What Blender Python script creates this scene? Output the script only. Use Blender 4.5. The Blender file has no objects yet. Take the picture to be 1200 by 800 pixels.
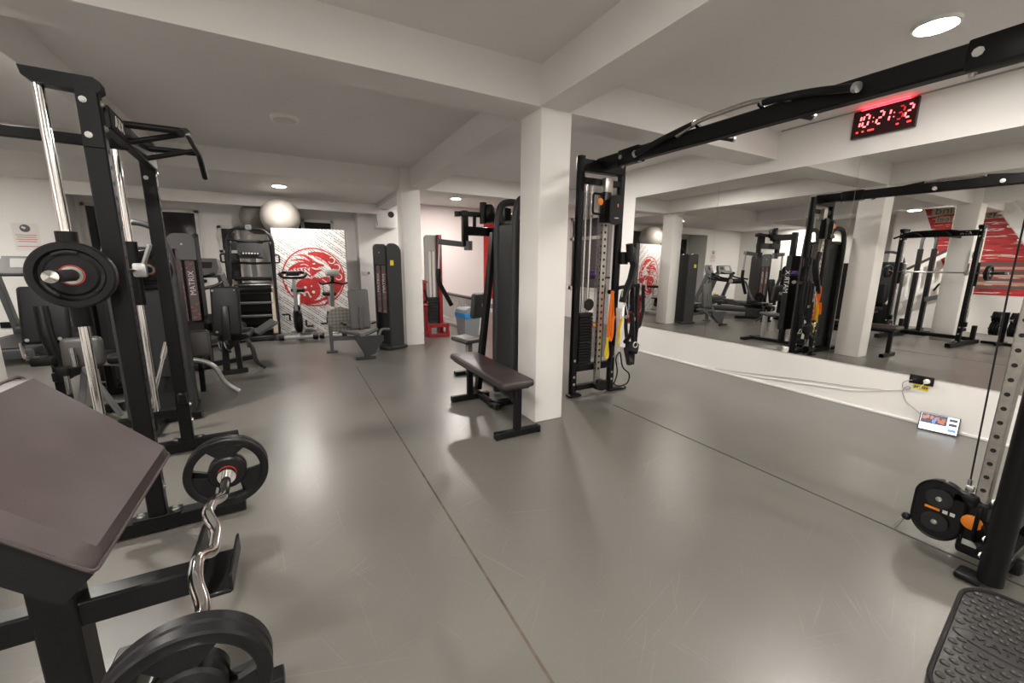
import bpy, bmesh, math, random
from mathutils import Vector, Matrix, Euler
random.seed(7)
S = bpy.context.scene
COL = S.collection
PI = math.pi
R = math.radians

# ------------------------------------------------------------------ materials
def mat(name, col, rough=.5, metal=0., emit=None, es=0., noise=None, bump=0., bscale=200., rvar=0., spec=None, trans=0., alpha=1., coat=0.):
    m = bpy.data.materials.new(name); m.use_nodes = True
    nt = m.node_tree; b = nt.nodes['Principled BSDF']
    b.inputs['Base Color'].default_value = (*col, 1)
    b.inputs['Roughness'].default_value = rough
    b.inputs['Metallic'].default_value = metal
    if spec is not None: b.inputs['Specular IOR Level'].default_value = spec
    if trans: b.inputs['Transmission Weight'].default_value = trans
    if alpha < 1: b.inputs['Alpha'].default_value = alpha
    if coat: b.inputs['Coat Weight'].default_value = coat
    if emit:
        b.inputs['Emission Color'].default_value = (*emit, 1); b.inputs['Emission Strength'].default_value = es
    tc = nt.nodes.new('ShaderNodeTexCoord')
    if noise:
        amt, sc = noise
        n = nt.nodes.new('ShaderNodeTexNoise'); n.inputs['Scale'].default_value = sc; n.inputs['Detail'].default_value = 6
        nt.links.new(tc.outputs['Object'], n.inputs['Vector'])
        r = nt.nodes.new('ShaderNodeValToRGB')
        r.color_ramp.elements[0].position = .3; r.color_ramp.elements[1].position = .7
        r.color_ramp.elements[0].color = (*[c*(1-amt) for c in col], 1)
        r.color_ramp.elements[1].color = (*[min(1, c*(1+amt)) for c in col], 1)
        nt.links.new(n.outputs['Fac'], r.inputs['Fac']); nt.links.new(r.outputs['Color'], b.inputs['Base Color'])
    if rvar:
        n = nt.nodes.new('ShaderNodeTexNoise'); n.inputs['Scale'].default_value = 3; n.inputs['Detail'].default_value = 8
        nt.links.new(tc.outputs['Object'], n.inputs['Vector'])
        mr = nt.nodes.new('ShaderNodeMapRange'); mr.inputs['To Min'].default_value = rough-rvar; mr.inputs['To Max'].default_value = rough+rvar
        mr.inputs['From Min'].default_value = .3; mr.inputs['From Max'].default_value = .7
        nt.links.new(n.outputs['Fac'], mr.inputs['Value']); nt.links.new(mr.outputs['Result'], b.inputs['Roughness'])
    if bump:
        n = nt.nodes.new('ShaderNodeTexNoise'); n.inputs['Scale'].default_value = bscale; n.inputs['Detail'].default_value = 3
        nt.links.new(tc.outputs['Object'], n.inputs['Vector'])
        bp = nt.nodes.new('ShaderNodeBump'); bp.inputs['Strength'].default_value = bump; bp.inputs['Distance'].default_value = .004
        nt.links.new(n.outputs['Fac'], bp.inputs['Height']); nt.links.new(bp.outputs['Normal'], b.inputs['Normal'])
    return m

M = {}
M['wall'] = mat('wall_paint', (.82, .80, .775), .6, noise=(.02, 1.5), bump=.05, bscale=60)
M['ceil'] = mat('ceiling_paint', (.71, .695, .675), .7, noise=(.02, 1.2), bump=.05, bscale=40)
M['pink'] = mat('blush_wall_paint', (.80, .70, .69), .6, noise=(.02, 1.5))
M['black'] = mat('black_powder_coat', (.0045, .0045, .005), .42, bump=.05, bscale=500, spec=.22)
M['satin'] = mat('black_satin', (.007, .007, .0075), .36, spec=.28)
M['char'] = mat('charcoal_metal', (.030, .0305, .032), .42, spec=.4)
M['grey'] = mat('grey_metal', (.10, .102, .106), .42)
M['lgrey2'] = mat('mid_grey_plastic', (.13, .128, .122), .5)
M['silver'] = mat('silver_paint', (.45, .45, .45), .3, metal=.6)
M['lgrey'] = mat('light_grey_plastic', (.40, .395, .38), .45)
M['chrome'] = mat('chrome', (.78, .77, .75), .12, metal=1)
M['zinc'] = mat('zinc_bolt', (.6, .6, .58), .3, metal=1)
M['steel'] = mat('brushed_steel_rail', (.42, .40, .37), .35, metal=.9, noise=(.15, 30))
M['rubber'] = mat('black_rubber', (.005, .005, .0055), .42, bump=.1, bscale=300, spec=.3)
M['pedal'] = mat('worn_rubber', (.022, .021, .020), .42, bump=.12, bscale=120, rvar=.08, noise=(.3, 12))
M['matte'] = mat('matte_black', (.008, .008, .009), .7)
M['brown'] = mat('brown_vinyl', (.050, .037, .037), .40, bump=.12, bscale=260, rvar=.06, noise=(.12, 9))
M['blackpad'] = mat('black_vinyl', (.007, .007, .0075), .5, bump=.08, bscale=300, spec=.3)
M['greypad'] = mat('grey_vinyl', (.115, .114, .112), .45, bump=.08, bscale=300)
M['dgreypad'] = mat('dark_grey_vinyl', (.045, .042, .039), .45, bump=.08, bscale=300)
M['red'] = mat('red_paint', (.27, .008, .012), .35)
M['redd'] = mat('red_print', (.50, .03, .03), .55, noise=(.25, 22))
M['redring'] = mat('red_ring', (.45, .03, .02), .5)
M['white'] = mat('white_plastic', (.8, .79, .77), .4)
M['whitep'] = mat('white_print', (.75, .73, .70), .6)
M['ball'] = mat('pearl_rubber', (.42, .39, .35), .32)
M['balld'] = mat('grey_rubber_ball', (.24, .22, .20), .35)
M['orange'] = mat('orange_plastic', (.75, .22, .015), .4)
M['orangef'] = mat('orange_webbing', (.95, .20, .012), .7)
M['yellow'] = mat('yellow_sticker', (.85, .66, .02), .5)
M['blackf'] = mat('black_webbing', (.015, .015, .016), .85)
M['blue'] = mat('blue_bin_bag', (.03, .25, .62), .35)
M['bin'] = mat('grey_bin_plastic', (.21, .22, .24), .5)
M['glassd'] = mat('night_window_glass', (.02, .02, .022), .06)
M['frame'] = mat('window_frame_white', (.66, .63, .59), .45)
M['wood'] = mat('dark_rail_wood', (.055, .04, .035), .4)
M['tan'] = mat('tan_trim', (.40, .34, .25), .45)
M['smoke'] = mat('smoked_acrylic', (.20, .17, .18), .12, alpha=.30)
M['paper'] = mat('paper', (.74, .72, .70), .7)
M['ink'] = mat('grey_ink', (.10, .10, .10), .7)
M['redink'] = mat('red_ink', (.55, .22, .2), .7)
M['seam'] = mat('seam_brown', (.085, .066, .048), .7, noise=(.6, 14))
M['seamd'] = mat('seam_dark', (.035, .032, .028), .6)
M['cable'] = mat('grey_cable', (.35, .34, .32), .5)
M['lampw'] = mat('lamp_rim', (.8, .8, .78), .4)
M['lamp'] = mat('lamp_lit', (1, 1, 1), .5, emit=(1, .95, .885), es=95)
M['lamp_soft'] = mat('lamp_lit_soft', (1, 1, 1), .5, emit=(1, .95, .885), es=66)
M['lampoff'] = mat('lamp_unlit', (.60, .57, .52), .4)
M['led'] = mat('led_red', (.9, .02, .02), .5, emit=(1, .03, .035), es=.5)
M['ledw'] = mat('led_red_hot', (.9, .3, .3), .5, emit=(1, .10, .11), es=.6)
M['leddim'] = mat('led_red_dim', (.5, .02, .02), .5, emit=(1, .02, .03), es=.08)
M['purple'] = mat('purple_cloth', (.08, .03, .18), .8)
M['spat'] = mat('badge_white', (.62, .60, .58), .5)
M['screw'] = mat('scr_white', (.8, .85, .9), .3, emit=(.80, .90, 1), es=.125)
M['scrd'] = mat('scr_dark', (.02, .03, .05), .3, emit=(.06, .05, .08), es=.06)
M['scro'] = mat('scr_orange', (.3, .1, .07), .3, emit=(.8, .25, .14), es=.035)
M['scrb'] = mat('scr_blue', (.1, .2, .5), .3, emit=(.12, .25, .75), es=.09)

def mirror_mat():
    m = mat('mirror_silver', (.84, .835, .81), .0, metal=1); return m
M['mirror'] = mirror_mat()

def floor_mat():
    m = mat('grey_vinyl_floor', (.14, .132, .12), .3)
    nt = m.node_tree; b = nt.nodes['Principled BSDF']; L = nt.links.new
    tc = nt.nodes.new('ShaderNodeTexCoord')
    def noise(scale, detail, vec=None, rough=.6, dist=0.):
        n = nt.nodes.new('ShaderNodeTexNoise'); n.inputs['Scale'].default_value = scale; n.inputs['Detail'].default_value = detail
        n.inputs['Roughness'].default_value = rough; n.inputs['Distortion'].default_value = dist
        L(vec or tc.outputs['Object'], n.inputs['Vector']); return n.outputs['Fac']
    def rng(v, a, b_, c, d):
        n = nt.nodes.new('ShaderNodeMapRange'); n.inputs['From Min'].default_value = a; n.inputs['From Max'].default_value = b_
        n.inputs['To Min'].default_value = c; n.inputs['To Max'].default_value = d; L(v, n.inputs['Value']); return n.outputs['Result']
    r = nt.nodes.new('ShaderNodeValToRGB'); e = r.color_ramp.elements
    e[0].position = .3; e[0].color = (.126, .119, .106, 1); e[1].position = .72; e[1].color = (.150, .142, .127, 1)
    L(noise(.9, 4, rough=.5), r.inputs['Fac']); mix = r.outputs['Color']
    # fine pale scratches in several directions
    msk = rng(noise(1.7, 2), .42, .58, .25, 1)
    for k, (rot, wd_, ln) in enumerate(((.45, .010, .8), (-.75, .012, .6), (1.25, .009, 1.0), (-1.3, .011, .7), (.1, .010, .9), (2.2, .012, .5))):
        mp = nt.nodes.new('ShaderNodeMapping'); mp.vector_type = 'TEXTURE'; mp.inputs['Rotation'].default_value = (0, 0, rot); mp.inputs['Scale'].default_value = (wd_, ln, 1)
        mp.inputs['Location'].default_value = (k*3.7, k*1.9, 0)
        L(tc.outputs['Object'], mp.inputs['Vector'])
        f = rng(noise(1, 2, mp.outputs['Vector'], .5, .4), .66, .76, 0, .34)
        fm = nt.nodes.new('ShaderNodeMath'); fm.operation = 'MULTIPLY'; L(f, fm.inputs[0]); L(msk, fm.inputs[1])
        mx = nt.nodes.new('ShaderNodeMixRGB'); mx.inputs['Color2'].default_value = (.27, .255, .225, 1)
        L(fm.outputs[0], mx.inputs['Fac']); L(mix, mx.inputs['Color1']); mix = mx.outputs['Color']
    L(mix, b.inputs['Base Color'])
    b.inputs['Roughness'].default_value = .31
    bp = nt.nodes.new('ShaderNodeBump'); bp.inputs['Strength'].default_value = .05; bp.inputs['Distance'].default_value = .02
    L(noise(5, 2), bp.inputs['Height'])
    v = nt.nodes.new('ShaderNodeTexVoronoi'); v.inputs['Scale'].default_value = 150; L(tc.outputs['Object'], v.inputs['Vector'])
    bp2 = nt.nodes.new('ShaderNodeBump'); bp2.inputs['Strength'].default_value = .04; bp2.inputs['Distance'].default_value = .003
    L(v.outputs['Distance'], bp2.inputs['Height']); L(bp.outputs['Normal'], bp2.inputs['Normal']); L(bp2.outputs['Normal'], b.inputs['Normal'])
    b.inputs['Specular IOR Level'].default_value = .75
    return m
M['floor'] = floor_mat()

def print_mat(name, base, ink, rot, scale, bw=.6, rh=.24, mortar=.12, tid=1.2, thr=.46):
    """rows of small print: broken dashes along slanted lines"""
    m = mat(name, base, .6); nt = m.node_tree; b = nt.nodes['Principled BSDF']; L = nt.links.new
    tc = nt.nodes.new('ShaderNodeTexCoord'); mp = nt.nodes.new('ShaderNodeMapping')
    mp.inputs['Rotation'].default_value = rot; mp.inputs['Scale'].default_value = (scale,)*3
    L(tc.outputs['Object'], mp.inputs['Vector'])
    sx = nt.nodes.new('ShaderNodeSeparateXYZ'); L(mp.outputs['Vector'], sx.inputs['Vector'])
    def math_(op, a, bb=None, v=None):
        n = nt.nodes.new('ShaderNodeMath'); n.operation = op
        L(a, n.inputs[0])
        if bb is not None: L(bb, n.inputs[1])
        if v is not None: n.inputs[1].default_value = v
        return n.outputs[0]
    fr = math_('FRACT', sx.outputs['Z']); line = math_('LESS_THAN', fr, v=.55)
    # bands of text separated by blank bands
    band = math_('LESS_THAN', math_('FRACT', math_('MULTIPLY', sx.outputs['Z'], v=.25)), v=.62)
    n = nt.nodes.new('ShaderNodeTexNoise'); n.inputs['Scale'].default_value = 2.4; n.inputs['Detail'].default_value = 1
    L(mp.outputs['Vector'], n.inputs['Vector'])
    lt = math_('GREATER_THAN', n.outputs['Fac'], v=thr)
    f = math_('MULTIPLY', math_('MULTIPLY', line, lt), band)
    mx = nt.nodes.new('ShaderNodeMixRGB'); mx.inputs['Color1'].default_value = (*base, 1); mx.inputs['Color2'].default_value = (*ink, 1)
    L(f, mx.inputs['Fac']); L(mx.outputs['Color'], b.inputs['Base Color'])
    return m
M['banner'] = print_mat('banner_print', (.80, .78, .76), (.22, .21, .21), (0, R(-38), 0), 26)
M['shroud'] = print_mat('shroud_print', (.09, .075, .075), (.30, .08, .08), (0, R(30), 0), 16, thr=.55)

def graphic_mat():
    m = mat('plank_graphic', (.5, .03, .03), .6); nt = m.node_tree; b = nt.nodes['Principled BSDF']; L = nt.links.new
    tc = nt.nodes.new('ShaderNodeTexCoord'); mp = nt.nodes.new('ShaderNodeMapping'); mp.inputs['Scale'].default_value = (1, .8, 11)
    L(tc.outputs['Object'], mp.inputs['Vector'])
    n = nt.nodes.new('ShaderNodeTexNoise'); n.inputs['Scale'].default_value = 1.8; n.inputs['Detail'].default_value = 5
    L(mp.outputs['Vector'], n.inputs['Vector'])
    r = nt.nodes.new('ShaderNodeValToRGB'); r.color_ramp.interpolation = 'CONSTANT'; e = r.color_ramp.elements
    e[0].position = 0; e[0].color = (.33, .015, .018, 1); e[1].position = .46; e[1].color = (.52, .03, .03, 1)
    x = e.new(.58); x.color = (.66, .58, .55, 1); y = e.new(.66); y.color = (.40, .02, .02, 1)
    L(n.outputs['Fac'], r.inputs['Fac']); L(r.outputs['Color'], b.inputs['Base Color'])
    return m
M['graphic'] = graphic_mat()

def diamond_mat():
    m = mat('diamond_plate', (.42, .40, .37), .35, metal=.8); nt = m.node_tree; b = nt.nodes['Principled BSDF']; L = nt.links.new
    tc = nt.nodes.new('ShaderNodeTexCoord'); c = nt.nodes.new('ShaderNodeTexChecker'); c.inputs['Scale'].default_value = 26
    c.inputs['Color1'].default_value = (.46, .44, .40, 1); c.inputs['Color2'].default_value = (.30, .29, .27, 1)
    mp = nt.nodes.new('ShaderNodeMapping'); mp.inputs['Rotation'].default_value = (0, R(45), 0)
    L(tc.outputs['Object'], mp.inputs['Vector']); L(mp.outputs['Vector'], c.inputs['Vector']); L(c.outputs['Color'], b.inputs['Base Color'])
    return m
M['diamond'] = diamond_mat()

# ------------------------------------------------------------------ mesh builder
def ortho(d):
    d = Vector(d).normalized()
    u = d.cross(Vector((0, 0, 1)))
    if u.length < 1e-4: u = d.cross(Vector((0, 1, 0)))
    u.normalize(); return d, u, d.cross(u).normalized()

class MB:
    def __init__(s): s.V = []; s.F = []; s.X = Matrix.Identity(4)
    def add(s, vs, fs):
        o = len(s.V); s.V += [s.X @ Vector(v) for v in vs]; s.F += [tuple(i+o for i in f) for f in fs]; return s
    def box(s, x0, x1, y0, y1, z0, z1):
        return s.add([(x, y, z) for x in (x0, x1) for y in (y0, y1) for z in (z0, z1)],
                     [(0, 1, 3, 2), (4, 6, 7, 5), (0, 4, 5, 1), (2, 3, 7, 6), (0, 2, 6, 4), (1, 5, 7, 3)])
    def rbox(s, c, size, r=.01, seg=2, rot=(0, 0, 0)):
        b = bmesh.new(); bmesh.ops.create_cube(b, size=1)
        for v in b.verts: v.co = Vector((v.co.x*size[0], v.co.y*size[1], v.co.z*size[2]))
        r = min(r, min(size)*.49)
        bmesh.ops.bevel(b, geom=b.edges[:], offset=r, segments=seg, profile=.5, affect='EDGES')
        mt = Matrix.Translation(c) @ (rot if isinstance(rot, Matrix) else Euler(rot).to_matrix().to_4x4())
        b.verts.index_update()
        s.add([mt @ v.co for v in b.verts], [[v.index for v in f.verts] for f in b.faces]); b.free(); return s
    def bar(s, p, q, w, h, up=(0, 0, 1), r=0):
        p = Vector(p); q = Vector(q); d = (q-p); L = d.length; d.normalize(); up = Vector(up)
        u = d.cross(up)
        if u.length < 1e-3: u = d.cross(Vector((0, 1, 0)))
        u.normalize(); v = u.cross(d)
        m = Matrix((u, d, v)).transposed().to_4x4()
        return s.rbox((p+q)/2, (w, L, h), r or min(w, h)*.1, 1, m)
    def tube(s, path, r, n=12, fil=0., cap=True, seg=5):
        P = [Vector(p) for p in path]
        if fil and len(P) > 2:
            Q = [P[0]]
            for a, b, c in zip(P, P[1:], P[2:]):
                l = min(fil, (a-b).length*.48, (c-b).length*.48)
                p1 = b+(a-b).normalized()*l; p2 = b+(c-b).normalized()*l
                for k in range(seg+1):
                    t = k/seg; Q.append((1-t)**2*p1+2*t*(1-t)*b+t*t*p2)
            Q.append(P[-1]); P = Q
        rr = r if isinstance(r, (list, tuple)) else [r]*len(P)
        d, u, v = ortho(P[1]-P[0]); vs = []; fs = []
        for i, p in enumerate(P):
            if i == 0: t = P[1]-P[0]
            elif i == len(P)-1: t = P[-1]-P[-2]
            else: t = (P[i]-P[i-1]).normalized()+(P[i+1]-P[i]).normalized()
            t.normalize(); u = (u-t*u.dot(t)).normalized(); v = t.cross(u)
            for k in range(n):
                a = 2*PI*k/n; vs.append(p+(u*math.cos(a)+v*math.sin(a))*rr[i])
        for i in range(len(P)-1):
            for k in range(n):
                k2 = (k+1) % n; fs.append((i*n+k, i*n+k2, (i+1)*n+k2, (i+1)*n+k))
        if cap: fs.append(tuple(range(n))[::-1]); fs.append(tuple((len(P)-1)*n+k for k in range(n)))
        return s.add(vs, fs)
    def cyl(s, p, q, r, n=16): return s.tube([p, q], r, n)
    def lathe(s, prof, o, axis=(0, 0, 1), n=24, a0=0, a1=2*PI):
        d, u, v = ortho(axis); o = Vector(o); full = abs(a1-a0-2*PI) < 1e-6; m = n if full else n+1
        vs = []; fs = []
        for (r, z) in prof:
            for k in range(m):
                a = a0+(a1-a0)*k/n; vs.append(o+d*z+(u*math.cos(a)+v*math.sin(a))*r)
        for i in range(len(prof)-1):
            for k in range(n):
                k2 = (k+1) % m; fs.append((i*m+k, i*m+k2, (i+1)*m+k2, (i+1)*m+k))
        if not full:
            fs.append(tuple(i*m for i in range(len(prof)))); fs.append(tuple(i*m+m-1 for i in range(len(prof)))[::-1])
        return s.add(vs, fs)
    def disc(s, o, axis, r, h, n=24):
        d = Vector(axis).normalized(); return s.lathe([(0, 0), (r, 0), (r, h), (0, h)], o, d, n)
    def ball(s, c, r, n=24, m=14):
        return s.lathe([(max(1e-5, r*math.sin(PI*i/m)), -r*math.cos(PI*i/m)) for i in range(m+1)], c, (0, 0, 1), n)
    def prism(s, poly, o, u, v, depth):
        """polygon in the u,v plane pushed out along u x v"""
        o = Vector(o); u = Vector(u); v = Vector(v); w = u.cross(v).normalized()*depth; n = len(poly)
        vs = [o+u*a+v*b for a, b in poly]+[o+u*a+v*b+w for a, b in poly]
        return s.add(vs, [tuple(range(n))[::-1], tuple(range(n, 2*n))]+[(i, (i+1) % n, n+(i+1) % n, n+i) for i in range(n)])
    def ribbon(s, path, w, t, up):
        """flat strap: rectangular section swept along path; w across 'up'"""
        P = [Vector(p) for p in path]; up = Vector(up); vs = []; fs = []
        for i, p in enumerate(P):
            d = (P[min(i+1, len(P)-1)]-P[max(i-1, 0)]).normalized(); a = d.cross(up)
            a = a.normalized() if a.length > 1e-4 else Vector((1, 0, 0)); b = a.cross(d).normalized()
            for sa, sb in ((-1, -1), (1, -1), (1, 1), (-1, 1)): vs.append(p+b*(sa*w/2)+a*(sb*t/2))
        for i in range(len(P)-1):
            for k in range(4): fs.append((i*4+k, i*4+(k+1) % 4, i*4+4+(k+1) % 4, i*4+4+k))
        fs += [(0, 3, 2, 1), tuple(len(P)*4-4+k for k in range(4))]
        return s.add(vs, fs)
    def text(s, txt, size, depth, o, u, v, align='CENTER'):
        c = bpy.data.curves.new('t', 'FONT'); c.body = txt; c.size = size; c.extrude = depth/2; c.align_x = align; c.align_y = 'CENTER'; c.resolution_u = 3
        ob = bpy.data.objects.new('t', c); COL.objects.link(ob); bpy.context.view_layer.update()
        me = bpy.data.meshes.new_from_object(ob.evaluated_get(bpy.context.evaluated_depsgraph_get()))
        u = Vector(u).normalized(); v = Vector(v).normalized(); w = u.cross(v); o = Vector(o)
        s.add([o+u*p.co.x+v*p.co.y+w*p.co.z for p in me.vertices], [tuple(f.vertices) for f in me.polygons])
        bpy.data.objects.remove(ob); bpy.data.meshes.remove(me); bpy.data.curves.remove(c); return s
    def build(s, name, m, off=None, smooth=True):
        me = bpy.data.meshes.new(name)
        off = off or Vector((0, 0, 0))
        me.from_pydata([tuple(v-off) for v in s.V], [], s.F)
        b = bmesh.new(); b.from_mesh(me); bmesh.ops.recalc_face_normals(b, faces=b.faces); b.to_mesh(me); b.free()
        me.materials.append(m)
        if smooth:
            for p in me.polygons: p.use_smooth = True
            me.set_sharp_from_angle(angle=R(38))
        o = bpy.data.objects.new(name, me); COL.objects.link(o); return o

class T:
    """a thing: Empty at its base with parts; w=True means parts are written in room coordinates"""
    def __init__(s, name, label, cat, loc=(0, 0, 0), rz=0, group=None, w=True):
        s.o = bpy.data.objects.new(name, None); COL.objects.link(s.o); s.o.empty_display_size = .1
        s.o.location = loc; s.o.rotation_euler = (0, 0, rz); s.o['label'] = label; s.o['category'] = cat
        if group: s.o['group'] = group
        s.off = Vector(loc) if (w and not rz) else Vector((0, 0, 0))
    def p(s, name, mb, m, parent=None, label=None, inlay=None):
        n0 = len(mb.F)
        if inlay: mb.add([mb.X.inverted() @ v for v in inlay[0].V], inlay[0].F)
        o = mb.build(name, M[m] if isinstance(m, str) else m, s.off); o.parent = parent or s.o
        if inlay:
            o.data.materials.append(M[inlay[1]])
            for f in o.data.polygons[n0:]: f.material_index = 1
        if label: o['label'] = label
        return o

def one(name, mb, m, label, cat, base, group=None):
    o = mb.build(name, M[m], Vector(base)); o.location = base; o['label'] = label; o['category'] = cat
    if group: o['group'] = group
    return o
def struct(name, mb, m, parent=None):
    o = mb.build(name, M[m])
    if parent: o.parent = parent
    else: o['kind'] = 'structure'
    return o
def dup(root, loc, rz, label, group=None):
    r = root.copy(); COL.objects.link(r); r.location = loc; r.rotation_euler = (0, 0, rz); r['label'] = label
    if group: r['group'] = group
    for ch in list(root.children):
        c = ch.copy(); COL.objects.link(c); c.parent = r
        for g in list(ch.children):
            d = g.copy(); COL.objects.link(d); d.parent = c
    return r
def bolt_parts(t, pts, axis, r=.012, h=.012, m='zinc', parent=None):
    for p_ in pts: t.p('bolt', bolts(MB(), [p_], axis, r, h), m, parent)
def bolts(mb, pts, axis, r=.014, h=.01):
    for p in pts: mb.lathe([(0, 0), (r*1.5, 0), (r*1.5, h*.3), (r, h*.3), (r, h), (0, h)], p, axis, 8)
    return mb

# ------------------------------------------------------------------ camera
cam = bpy.data.cameras.new('camera'); co = bpy.data.objects.new('camera', cam); COL.objects.link(co)
cam.sensor_width = 36; cam.lens = 474.4385*36/1200; cam.clip_start = .02
pt, hd, rl = .1886, .4936, .011
Fh = Vector((math.sin(hd), math.cos(hd), 0)); R0 = Vector((math.cos(hd), -math.sin(hd), 0)); Zv = Vector((0, 0, 1))
Fw = Fh*math.cos(pt)-Zv*math.sin(pt); U0 = Zv*math.cos(pt)+Fh*math.sin(pt)
Rv = R0*math.cos(rl)+U0*math.sin(rl); Uv = U0*math.cos(rl)-R0*math.sin(rl)
co.matrix_world = Matrix.Translation((0, 0, 1.4)) @ Matrix((Rv, Uv, -Fw)).transposed().to_4x4()
S.camera = co
S.view_settings.view_transform = 'Standard'; S.view_settings.look = 'None'; S.view_settings.gamma = 1
S.view_settings.exposure = 3.02; S.view_settings.use_curve_mapping = False
S.cycles.use_denoising = True; S.cycles.max_bounces = 10; S.cycles.glossy_bounces = 6; S.cycles.transparent_max_bounces = 12
S.cycles.sample_clamp_indirect = 6
w = bpy.data.worlds.new('World'); S.world = w; w.use_nodes = True
w.node_tree.nodes['Background'].inputs[0].default_value = (.01, .01, .011, 1)

# ------------------------------------------------------------------ room shell
XL, XR, YB, YF, ZC, ZB = -5.4, 4.97, -3.6, 10.78, 2.90, 2.605
XE = 6.6                                     # far stairwell bay behind the mirror wall
struct('floor', MB().box(XL, XE+.2, YB, YF+.1, -.1, 0), 'floor')
struct('ceiling', MB().box(XL, XE+.2, YB, YF+.1, ZC, ZC+.1), 'ceil')
struct('ceiling_far', MB().box(XL, 1.80, 7.36, 9.9, 2.70, ZC), 'ceil')
struct('wall_left', MB().box(XL-.1, XL, YB, YF+.1, 0, ZC), 'wall')
struct('wall_right', MB().box(XR, XR+.12, YB, 5.35, 0, ZC), 'wall')
struct('wall_right_recess', MB().box(XR+.12, XE, 5.23, 5.35, 0, ZC), 'wall')
struct('wall_right_far', MB().box(XE, XE+.1, 5.35, YF+.1, 0, ZC), 'wall')
struct('wall_back', MB().box(XL, XR, YB-.1, YB, 0, ZC), 'wall')
struct('wall_front', MB().box(XL, 1.95, YF, YF+.1, 0, ZC), 'wall')
struct('wall_front_stairwell', MB().box(1.95, XE, YF, YF+.1, 0, ZC), 'pink')
struct('column_nearest', MB().rbox((1.9625, 3.095, ZC/2), (.295, .33, ZC), .012, 2), 'wall')
struct('column_middle', MB().rbox((1.80, 7.04, ZC/2), (.31, .32, ZC), .012, 2), 'wall')
struct('column_left', MB().rbox((-1.56, 2.97, ZC/2), (.34, .33, ZC), .012, 2), 'wall')
struct('column_far', MB().box(1.43, 2.45, 10.3, YF, 0, ZC), 'wall')
struct('beam_cross_near', MB().box(XL, XR, 2.925, 3.265, ZB, ZC+.02), 'ceil')
struct('beam_cross_middle', MB().box(XL, XE, 7.0, 7.36, ZB, ZC+.02), 'ceil')
struct('wall_front_left', MB().box(XL, -3.46, 10.0, YF, 0, ZC), 'wall')
struct('wall_left_near', MB().box(-3.62, -3.5, YB, 4.75, 0, ZC), 'wall')
struct('beam_cross_far', MB().box(-3.46, 1.9, 9.9, 10.02, 2.49, ZC+.02), 'wall')
struct('beam_along_columns', MB().box(1.80, 2.085, YB, YF, ZB+.003, ZC+.02), 'ceil')
struct('beam_along_left', MB().box(-1.73, -1.42, YB, 7.2, ZB+.002, ZC+.02), 'ceil')
for i, (x0, x1, ya, yb, mm) in enumerate(((.667, .677, -2, 5.75, 'seam'), (2.783, 2.795, .2, 2.98, 'seamd'))):
    struct('trim_%d' % (i+1), MB().box(x0, x1, ya, yb, -.002, .0022), mm)
struct('baseboard_right', MB().rbox((XR-.008, 1.0, .012), (.016, 8.6, .024), .004, 1), 'white')
# thin wires along the ceiling joint
struct('trim_3', MB().box(XR-.012, XR, -1.5, 2.9, ZC-.012, ZC), 'cable')

# windows on the far wall
def window(n, x0, x1, z0, z1, mull=True, split=None):
    f = MB(); t = .06; y0, y1 = YF-.05, YF
    f.box(x0, x0+t, y0, y1, z0, z1).box(x1-t, x1, y0, y1, z0, z1).box(x0, x1, y0, y1, z1-t, z1).box(x0, x1, y0, y1, z0, z0+t)
    if mull:
        c = (x0+x1)/2; f.box(c-.035, c+.035, y0, y1, z0, z1)
    if split: f.box(x0, x1, y0, y1, split-.03, split+.03)
    o = struct('window_%d' % n, f, 'frame')
    struct('window_pane', MB().box(x0+t*.5, x1-t*.5, YF-.012, YF-.006, z0+t*.5, z1-t*.5), 'glassd', o)
    return o
window(1, -2.32, -1.62, .95, 2.42, False)
window(2, -1.32, -.92, .85, 2.14, False, 1.60)
window(3, -.35, .95, 1.1, 2.36, True)
window(4, -3.38, -2.85, .6, 2.45, False)
d = struct('window_5', MB().box(XE-.05, XE, 7.55, 7.65, .75, 2.60).box(XE-.05, XE, 8.9, 9.0, .75, 2.6).box(XE-.05, XE, 7.55, 9.0, 2.52, 2.6)
           .box(XE-.05, XE, 7.55, 9.0, .75, .84).box(XE-.05, XE, 7.55, 9.0, 2.02, 2.10), 'frame')
struct('window_pane', MB().box(XE-.02, XE-.01, 7.6, 8.95, .8, 2.56), 'glassd', d)

# ------------------------------------------------------------------ ceiling lamps
def lamp(x, y, lit, label, z=ZC, soft=False):
    t = T('ceiling_lamp', label, 'ceiling lamp', (x, y, z), group='round ceiling lamps')
    t.p('lamp_rim', MB().lathe([(.102, -.022), (.115, -.022), (.118, 0), (.102, 0)], (x, y, z), (0, 0, 1), 32), 'lampw')
    t.p('lamp_diffuser', MB().lathe([(0, -.021), (.101, -.021), (.101, -.004), (0, -.004)], (x, y, z), (0, 0, 1), 32), 'lamp_soft' if soft else 'lamp')
lamp(3.66, 1.27, True, 'lit round ceiling lamp above the black boom by the red clock', soft=True)
tl = T('ceiling_lamp', 'unlit round white ceiling lamp in the bay beyond the first cross beam', 'ceiling lamp', (.06, 5.26, ZC), group='round ceiling lamps')
tl.p('lamp_rim', MB().lathe([(.11, -.03), (.135, -.028), (.14, 0), (.11, 0)], (.06, 5.26, ZC), (0, 0, 1), 32), 'lampw')
tl.p('lamp_diffuser', MB().lathe([(0, -.034), (.09, -.034), (.112, -.026), (.112, -.004), (0, -.004)], (.06, 5.26, ZC), (0, 0, 1), 32), 'lampoff')
lamp(-.08, 8.44, True, 'lit round ceiling lamp above the exercise balls', 2.70, True)
lamp(3.5, 9.35, True, 'lit round ceiling lamp over the stairwell balustrade')
lamp(3.30, 5.25, True, 'lit round ceiling lamp seen in the mirror beside the cable tower')
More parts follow.
